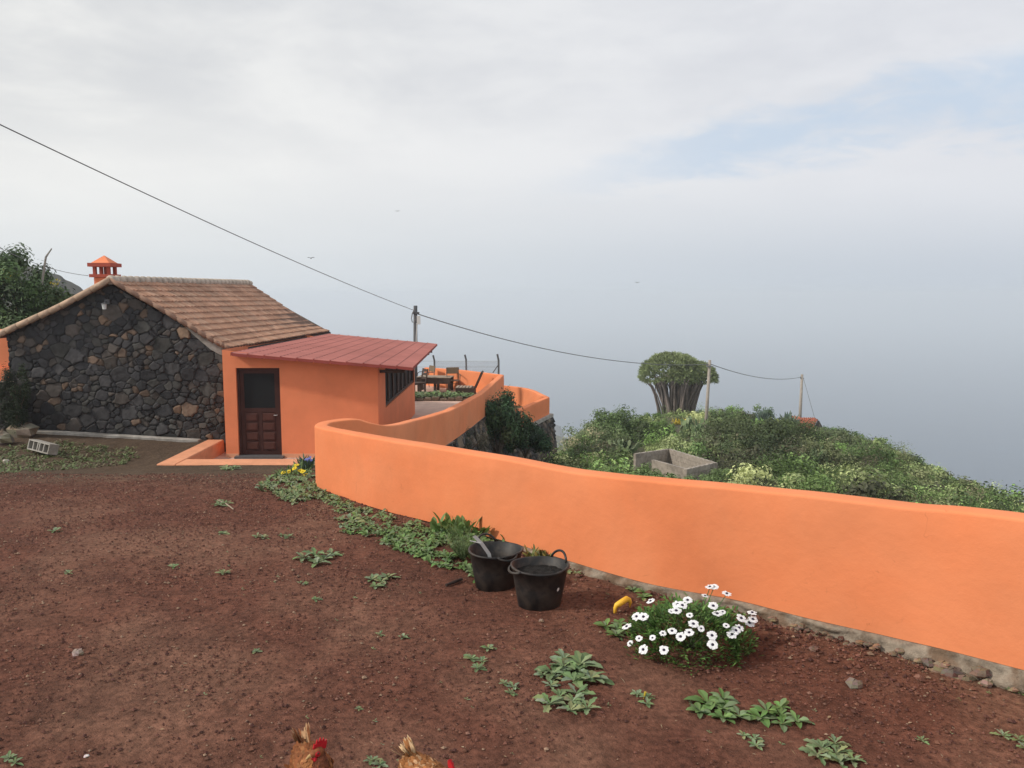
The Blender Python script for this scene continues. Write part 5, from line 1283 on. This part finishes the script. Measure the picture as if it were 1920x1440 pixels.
bush('round_bush', 'smooth green bush right beside the ruined cottage', up(1570, 812, 80), (2.0, 1.6, 1.0), 26, 3000, .18, [(0.090, 0.180, 0.045), (0.112, 0.210, 0.053)], clump=.3)
bush('round_bush', 'dark rounded bush low on the slope, right of the roofless hut', up(1420, 880, 42), (2.0, 1.6, 1.4), 34, 4200, .15, [(0.068, 0.098, 0.038), (0.090, 0.128, 0.053), (0.053, 0.075, 0.030)], clump=.28)
bush('dry_bush', 'brownish dry bush on the descending crest', up(1705, 842, 63), (1.1, 1.0, .8), 26, 3600, .13, [(0.195, 0.158, 0.098), (0.150, 0.128, 0.075), (0.210, 0.195, 0.105)], clump=.35)
bush('round_bush', 'green bush standing up on the crest near the right edge', up(1778, 886, 54), (.9, .9, .9), 20, 1600, .17, [(0.105, 0.165, 0.053), (0.180, 0.225, 0.090)], clump=.35)
bush('spurge_bush', 'yellow-green spurge bush low on the slope at the right edge', up(1882, 934, 40), (1.0, .9, .7), 24, 2200, .13, [(.17, .19, .07), (.12, .14, .05), (.20, .21, .09)], clump=.32)
bush('spurge_bush', 'yellow-green spurge bush above the wall, third from the right edge', up(1740, 905, 44), (1.4, 1.0, .7), 26, 2400, .14, [(.16, .18, .07), (.11, .14, .05)], clump=.32)
bush('spurge_bush', 'pale spurge below the smooth bush by the ruined cottage', up(1620, 840, 62), (1.6, 1.2, .8), 26, 2400, .17, [(.15, .17, .08), (.11, .13, .055)], clump=.32)
def yflow(lab, p, n, s, col):
    mb = MB(); k = Vector(p)
    for i in range(n):
        q_ = k + Vector((R(-1, 1) * s, R(-1, 1) * s * .6, R(-.3, .6) * s))
        for _ in range(7): leaf(mb, q_ + Vector((R(-1, 1), R(-1, 1), R(-1, 1))) * .07, R(0, 6.28), .16, .05, R(0, 1.8), R(0, .4), vcol(col, .2), 0, 2)
    for i in range(n * 2): leaf(mb, k + Vector((R(-1, 1) * s, R(-1, 1) * s * .6, R(-1.4, -.2) * s)), R(0, 6.28), .35, .05, R(.2, 1.4), .2, vcol((.10, .15, .05), .3), 0, 3)
    return mb.build('flowering_plant', MATS['leafy'], label=lab, cat='plant', org=k)
yflow('bright yellow flowering plant on the slope just below the dragon tree', up(1273, 796, 66), 34, .5, (.62, .50, .05))
yflow('yellow-green euphorbia heads left of the bright yellow flowers', up(1200, 812, 56), 30, .5, (.38, .42, .07))
yflow('yellow-green euphorbia heads beside the round bush on the crest', up(1452, 783, 76), 26, .6, (.36, .40, .10))

# dragon tree
YD_ = 75.0; base = at(1270, 778, YD_); k_ = YD_ / 1500
dt_ = thing('dragon_tree', 'old dragon tree with a dense umbrella crown over many bare grey branches', 'tree', base)
def ctop(x):                                 # crown profile in metres from the axis: top and underside heights
    return 0
bz = base.z; zt_ = at(1270, 664, YD_).z - bz
trk = MB()
for i in range(95):
    a_ = R(0, 6.28); r0_ = 1.55 * R(.1, 1) ** .5; b0 = base + Vector((math.cos(a_) * r0_ - .05, math.sin(a_) * r0_ * .8, -.35))
    a2 = a_ + R(-.35, .35); q_ = (r0_ / 1.55) ** 1.1; rr = 3.05 * q_ * R(.8, 1.02); side = math.cos(a2)
    zt2 = zt_ * R(.60, .68) + (-.45 if side > .2 and q_ > .5 else 0) * .3 - .35 * max(0, -side) * q_
    e = base + Vector((math.cos(a2) * rr, math.sin(a2) * rr, zt2 - .1 * rr))
    m1_ = b0.lerp(e, .35) - Vector((math.cos(a2), math.sin(a2), 0)) * .22 * q_ + Vector((R(-.1, .1), R(-.1, .1), 0)); m2_ = b0.lerp(e, .7) - Vector((math.cos(a2), math.sin(a2), 0)) * .16 * q_
    g_ = R(.7, 1.2); col = (.185 * g_, .15 * g_, .13 * g_)
    w_ = R(.08, .15); trk.tube([b0, m1_, m2_, e], [w_ * 1.5, w_, w_ * .8, w_ * .6], 6, col)
    for _ in range(2):
        f_ = e + Vector((R(-.5, .5), R(-.5, .5), R(.2, .5))); trk.tube([m2_.lerp(e, R(0, .9)), f_], [w_ * .55, w_ * .4], 5, col)
trk.build('trunk', MATS['bark'], dt_, smooth=True)
cw_ = MB(); n_h = 3700
for i in range(n_h):
    if i % 5 < 3: lc, lr, lz, lh = (-.75, 0), (2.75, 2.9), .66, .33     # main dome
    else: lc, lr, lz, lh = (1.35, .2), (2.15, 2.4), .60, .25            # lower right dome
    d = Vector((R(-1, 1), R(-1, 1), R(-.25, 1)))
    if d.length > 1 or d.length < .2: continue
    d.normalize()
    if d.z < -.2: continue
    rr = R(.88, 1.02); droop = -.35 if (d.x < -.6 and i % 5 < 3) else 0
    c = base + Vector((lc[0] + d.x * lr[0] * rr, lc[1] + d.y * lr[1] * rr, zt_ * (lz + lh * (max(d.z, 0) ** .75 + min(d.z, 0)) * rr) + droop * .6))
    lum = .6 + .75 * (float(vnoise(c.x * 1.4, c.z * 1.9 + c.y, 3)) * .5 + .5)
    col = (.25 * lum, .30 * lum, .135 * lum)
    for j in range(13):
        v = (d * .9 + Vector((R(-1, 1), R(-1, 1), R(-.6, 1)))).normalized(); L = R(.26, .46); s_2 = v.cross(Vector((R(-1, 1), R(-1, 1), R(-1, 1)))).normalized() * .028
        cw_.poly([c - s_2, c + s_2, c + v * L * .6 + s_2 * .9, c + v * L, c + v * L * .6 - s_2 * .9], vcol(col, .25))
cw_.build('crown', MATS['leafy'], dt_)

# roofless block hut
ht = thing('block_hut', 'small roofless grey concrete-block hut half buried in the scrub', 'hut', at(1270, 895, 31))
P0, P1, P2, P3 = at(1192, 851, 32.5), at(1254, 842, 34), at(1341, 868, 30), at(1288, 880, 28)
zt_h = P2.z; BC = [(.31, .27, .23), (.28, .245, .21), (.34, .30, .26)]
def blockwall(a_, b_, za, zb_, H, th=.11):
    a_ = Vector(a_); b_ = Vector(b_); a_.z = za; b_.z = zb_; L = math.hypot(b_.x - a_.x, b_.y - a_.y); mb = MB()
    ang = math.atan2(b_.y - a_.y, b_.x - a_.x); M = Matrix.Translation(a_) @ Matrix.Rotation(ang, 4, 'Z'); rows = int(H / .2)
    for r_ in range(rows):
        o_ = .2 * (r_ % 2); x = -o_
        while x < L:
            x0, x1 = max(0, x), min(L, x + .4); x += .4
            if x1 - x0 < .03: continue
            dz = (zb_ - za) * ((x0 + x1) / 2 / L); mb.box(x0, x1, 0, th, dz - (r_ + 1) * .2, dz - r_ * .2, M, vcol(BC[0], .13))
    return mb.build('wall', MATS['stonework'], ht)
zA = P1.z; blockwall(P0, P1, P0.z, P1.z, 1.6); blockwall(P1, P2, P1.z, P2.z, 1.8); blockwall(P3, P2, P3.z, P2.z, 1.9); P4 = at(1222, 862, 29.5); blockwall(P4, P3, P4.z, P3.z, 1.2)
# ruined cottage
YR = 82.0; ct = thing('ruined_cottage', 'small ruined stone cottage with a broken red tile roof on the crest', 'cottage', at(1515, 812, YR)); k_ = YR / 1500
e1, r1_, r2_, e2 = at(1488, 800, YR - 1.5), at(1485, 781, YR), at(1534, 785, YR), at(1522, 811, YR - 1.5)
def P3d(a_): return (a_.x, a_.y, a_.z)
mb = MB(); U_, V_ = np.meshgrid(np.linspace(0, 1, 61), np.linspace(0, 1, 13)); A_ = [np.array(P3d(q)) for q in (r1_, r2_, e1, e2)]
G = (A_[0] * (1 - U_)[..., None] + A_[1] * U_[..., None]) * (1 - V_)[..., None] + (A_[2] * (1 - U_)[..., None] + A_[3] * U_[..., None]) * V_[..., None]
G[..., 2] += .07 * np.abs(np.sin(U_ * math.pi * 12)) + .12 * fbm(U_ * 5, V_ * 4, 3, 2)
mb.grid(G, np.array((.36, .12, .07)) * (1 + .45 * fbm(U_ * 14, V_ * 9, 3, 6))[..., None] * np.ones(3)); mb.build('roof', MATS['roof_tile'], ct)
g2_ = at(1551, 816, YR + .6)
mb = MB(); col = (.10, .085, .075); b4 = Vector(e2); b4.z -= 1.6; g3 = Vector(g2_); g3.z -= 1.6
U_, V_, h_, c_ = stones(3.0, 2.6, .08, .12, .26, 77, VC, [3, 3, 2, 1, 2], (.03, .027, .024), depth=.05, gapw=.03)
uu = U_ / 3.0; tp = np.where(uu < .4, e2.z + (r2_.z - e2.z) * uu / .4, r2_.z + (g2_.z - r2_.z) * (uu - .4) / .6) - .05
mb.grid(np.stack([e2.x + (g2_.x - e2.x) * uu, e2.y + (g2_.y - e2.y) * uu - h_, tp - (2.6 - V_)], -1), c_)
mb.poly([tuple(e1 - Vector((0, 0, .05))), tuple(e2 - Vector((0, 0, .05))), tuple(b4), (e1.x, e1.y, e1.z - 1.6)], col); mb.poly([tuple(e2 - Vector((.05, 0, .05))), tuple(r2_ - Vector((0, 0, .05))), tuple(g3 + Vector((-.6, .3, 0))), tuple(b4)], col); mb.build('wall', MATS['stonework'], ct)

# ------------------------------------------------------------------ hens
def hen(lab, p, yaw, neck, headyaw, tone, sc=1.0):
    t = thing('hen', lab, 'hen', p, 'brown hens')
    M = Matrix.Translation(p) @ Matrix.Rotation(yaw, 4, 'Z') @ Matrix.Scale(sc, 4); W_ = lambda q: M @ Vector(q)
    # spine: tail root, back, breast, neck, head, in local x forward / z up
    nx_, nz_ = neck
    hx = Vector((math.cos(headyaw), math.sin(headyaw), -.15))
    hc = Vector((nx_, 0, nz_)); N = 16
    sp = [((-.165, 0, .245), .018, .02), ((-.14, 0, .235), .045, .05), ((-.09, 0, .215), .075, .078), ((-.02, 0, .20), .092, .092), ((.05, 0, .20), .09, .095), ((.10, 0, .225), .066, .078),
          ((.125, 0, .265), .045, .055), (((.125 + nx_) / 2, 0, (.265 + nz_) / 2 + .0), .034, .038), ((nx_ - .005, 0, nz_ - .022), .026, .028), (tuple(hc + hx * .006), .026, .027), (tuple(hc + hx * .03), .021, .021), (tuple(hc + hx * .046 - Vector((0, 0, .004))), .010, .011)]
    C = cr([(*a_, b_, c_) for a_, b_, c_ in sp], 4); mb = MB(); rings = []
    for i in range(len(C)):
        tt = Vector(C[min(i + 1, len(C) - 1), :3] - C[max(i - 1, 0), :3]).normalized(); sd_ = tt.cross(Vector((0, 0, 1))).normalized(); u2 = sd_.cross(tt); k = len(mb.v); rings.append(k)
        for j in range(N):
            w_ = 2 * math.pi * j / N; mb.v.append(tuple(W_(Vector(C[i, :3]) + sd_ * math.cos(w_) * C[i, 3] + u2 * math.sin(w_) * C[i, 4])))
        if i:
            f_ = i / len(C); col = vcol((.30, .12, .04) if f_ < .6 else (.22, .075, .03), .1)
            for j in range(N): mb.face((rings[i - 1] + j, rings[i - 1] + (j + 1) % N, k + (j + 1) % N, k + j), col)
    mb.face([rings[0] + j for j in range(N)][::-1]); mb.face([rings[-1] + j for j in range(N)])
    for s in (-1, 1):                        # legs and toes belong to the same body
        mb.tube([W_((.0, s * .045, .17)), W_((.0, s * .045, .10)), W_((.012, s * .045, .075))], [.03 * sc, .018 * sc, .009 * sc], 8, (.30, .12, .04)); mb.tube([W_((.012, s * .045, .08)), W_((.0, s * .045, .012))], .006 * sc, 6, (.5, .38, .15))
        for a_ in (-.5, 0, .5, math.pi): mb.tube([W_((0, s * .045, .01)), W_((math.cos(a_) * .05, s * .045 + math.sin(a_) * .05, .004))], [.005 * sc, .003 * sc], 5, (.5, .38, .15))
    mb.build('body', MATS['feather'], t, smooth=True)
    pm = MB()                                # contour feathers
    for i in range(1500):
        f_ = R(.02, .80); ii = f_ * (len(C) - 2); i0 = int(ii); c = C[i0] + (C[i0 + 1] - C[i0]) * (ii - i0); tt = Vector(C[i0 + 1, :3] - C[i0, :3]).normalized(); sd_ = tt.cross(Vector((0, 0, 1))).normalized(); u2 = sd_.cross(tt)
        w_ = R(0, 6.28); nn = sd_ * math.cos(w_) + u2 * math.sin(w_); q_ = Vector(c[:3]) + sd_ * math.cos(w_) * c[3] + u2 * math.sin(w_) * c[4]; back = (-tt + nn * .28).normalized(); L = R(.016, .032) * (1 if f_ < .6 else .7); wd = tt.cross(nn).normalized() * L * .33
        cr_ = tone[0] if R(0, 1) < .72 else tone[1]
        if f_ > .55: cr_ = tone[2]
        cr_ = vcol(cr_, .3); q_ = q_ + nn * .001
        pm.poly([W_(q_ - wd * .6), W_(q_ + back * L * .6 - wd), W_(q_ + back * L), W_(q_ + back * L * .6 + wd), W_(q_ + wd * .6)], cr_)
    for s in (-1, 1):                        # folded wings
        for j in range(16):
            a_ = Vector((.05 - j * .012, s * (.088 - .001 * j), .235 - .004 * j)); b_ = a_ + Vector((-.10, s * .002, -.012 - .002 * j)); w2 = Vector((0, s * .004, .013)); pm.poly([W_(a_ - w2), W_(a_ + w2), W_(b_ + w2 * .8), W_(b_ - w2 * .8)], vcol(tone[0], .25))
    pm.build('plumage', MATS['feather'], t)
    tm = MB()
    for j in range(34):                      # each tail plume a narrow curved strip
        s = 1 if j % 2 else -1; q_ = R(0, 1); b0 = Vector((-.13 + .03 * q_, s * R(0, .012), .245 + .02 * q_)); ln = R(.08, .125); an = .35 + 1.0 * q_; tw = s * R(.02, .28)
        dv = Vector((-math.cos(an) * math.cos(tw), math.sin(tw), math.sin(an))); pts = [b0 + dv * ln * t + Vector((-.025 * t * t, s * .006 * t, -.012 * t * t)) for t in np.linspace(0, 1, 6)]; wv = Vector((.5, s * R(.3, .9), .5)).normalized()
        col = vcol(tone[3] if R(0, 1) < .6 else tone[0], .25)
        for i in range(5):
            wa, wb = (.013 * math.sin(math.pi * min(1, (i + q) / 5 * .8 + .2)) + .001 for q in (0, 1)); tm.poly([W_(pts[i] - wv * wa), W_(pts[i + 1] - wv * wb), W_(pts[i + 1] + wv * wb), W_(pts[i] + wv * wa)], col)
    tm.build('tail', MATS['feather'], t)
    cm = MB(); hy = Vector((-math.sin(headyaw), math.cos(headyaw), 0)); hf = Vector((math.cos(headyaw), math.sin(headyaw), 0)); top = hc + Vector((0, 0, .018)); prof = [(-.038, .012), (-.036, .026), (-.026, .018), (-.022, .036), (-.012, .022), (-.006, .042), (.004, .024), (.011, .038), (.019, .018), (.027, .024), (.033, .004)]
    for s in (-1, 1):
        o_ = hy * .004 * s; cm.poly([W_(top + hf * x + Vector((0, 0, z * 1.15)) + o_) for x, z in prof] + [W_(top + hf * .03 + Vector((0, 0, -.012)) + o_), W_(top - hf * .03 + Vector((0, 0, -.012)) + o_)])
    P_ = [(x, z * 1.15) for x, z in prof]
    for j in range(len(P_) - 1):
        a_ = top + hf * P_[j][0] + Vector((0, 0, P_[j][1])); b_ = top + hf * P_[j + 1][0] + Vector((0, 0, P_[j + 1][1])); cm.poly([W_(a_ - hy * .004), W_(a_ + hy * .004), W_(b_ + hy * .004), W_(b_ - hy * .004)])
    cm.build('comb', MATS['comb_red'], t)
    wm = MB()
    for s in (-1, 1):
        c = hc + hf * .028 + hy * .012 * s; wm.tube([W_(c + Vector((0, 0, -.008))), W_(c + Vector((0, 0, -.028))), W_(c + Vector((0, 0, -.044)))], [.006 * sc, .012 * sc, .004 * sc], 8)
        f2 = hc + hf * .018 + hy * .0225 * s; wm.tube([W_(f2), W_(f2 + hy * s * .004)], [.015 * sc, .010 * sc], 10)
    wm.build('wattle', MATS['comb_red'], t)
    bm_ = MB(); bm_.tube([W_(hc + hf * .043 + Vector((0, 0, -.006))), W_(hc + hf * .058 + Vector((0, 0, -.011))), W_(hc + hf * .072 + Vector((0, 0, -.02)))], [.010 * sc, .007 * sc, .001 * sc], 8); bm_.build('beak', MATS['beak'], t)
    for s in (-1, 1):
        em_ = MB(); c = hc + hf * .018 + hy * .0275 * s + Vector((0, 0, .006)); em_.tube([W_(c - hy * s * .003), W_(c), W_(c + hy * s * .002)], [.0055 * sc, .005 * sc, .002 * sc], 8); em_.build('eye', MATS['wood_dark'], t)
def onground(x, y): return Vector((x, y, float(gz(x, y)) + .002))
T1 = [(.22, .075, .026), (.29, .12, .045), (.13, .04, .018), (.36, .21, .11)]
T2 = [(.33, .135, .045), (.50, .29, .15), (.18, .06, .025), (.48, .33, .19)]
hen('brown hen on the left, head turned sideways with its red comb raised', onground(-.985, 3.72), -1.0, (.11, .36), -1.5, T1, 1.0)
hen('lighter brown hen on the right with a pale raised tail, head lowered', onground(-.41, 3.68), -.75, (.17, .315), -.3, T2, 1.0)

# birds high over the slope
for (px, py, Y_, s, lab) in ((583, 484, 60, .30, 'small dark bird flying just above the overhead cable'), (745, 396, 110, .35, 'tiny distant bird high above the grey pole'), (1195, 530, 90, .32, 'tiny distant bird in the sky above the dragon tree')):
    c = at(px, py, Y_); mb = MB(); s2 = s * .5
    for q_ in (-1, 1): mb.poly([c + Vector((0, -.05, 0)), c + Vector((q_ * s * .55, -.02, s * .28)), c + Vector((q_ * s, .06, s * .12)), c + Vector((q_ * s * .5, .08, s * .14)), c + Vector((0, .10, 0))])
    mb.tube([c + Vector((0, -.16, .01)), c + Vector((0, -.05, 0)), c + Vector((0, .12, 0)), c + Vector((0, .24, .01))], [.012, .045, .035, .006], 6); mb.build('bird', MATS['wood_dark'], label=lab, cat='bird', group='birds in flight', org=c)
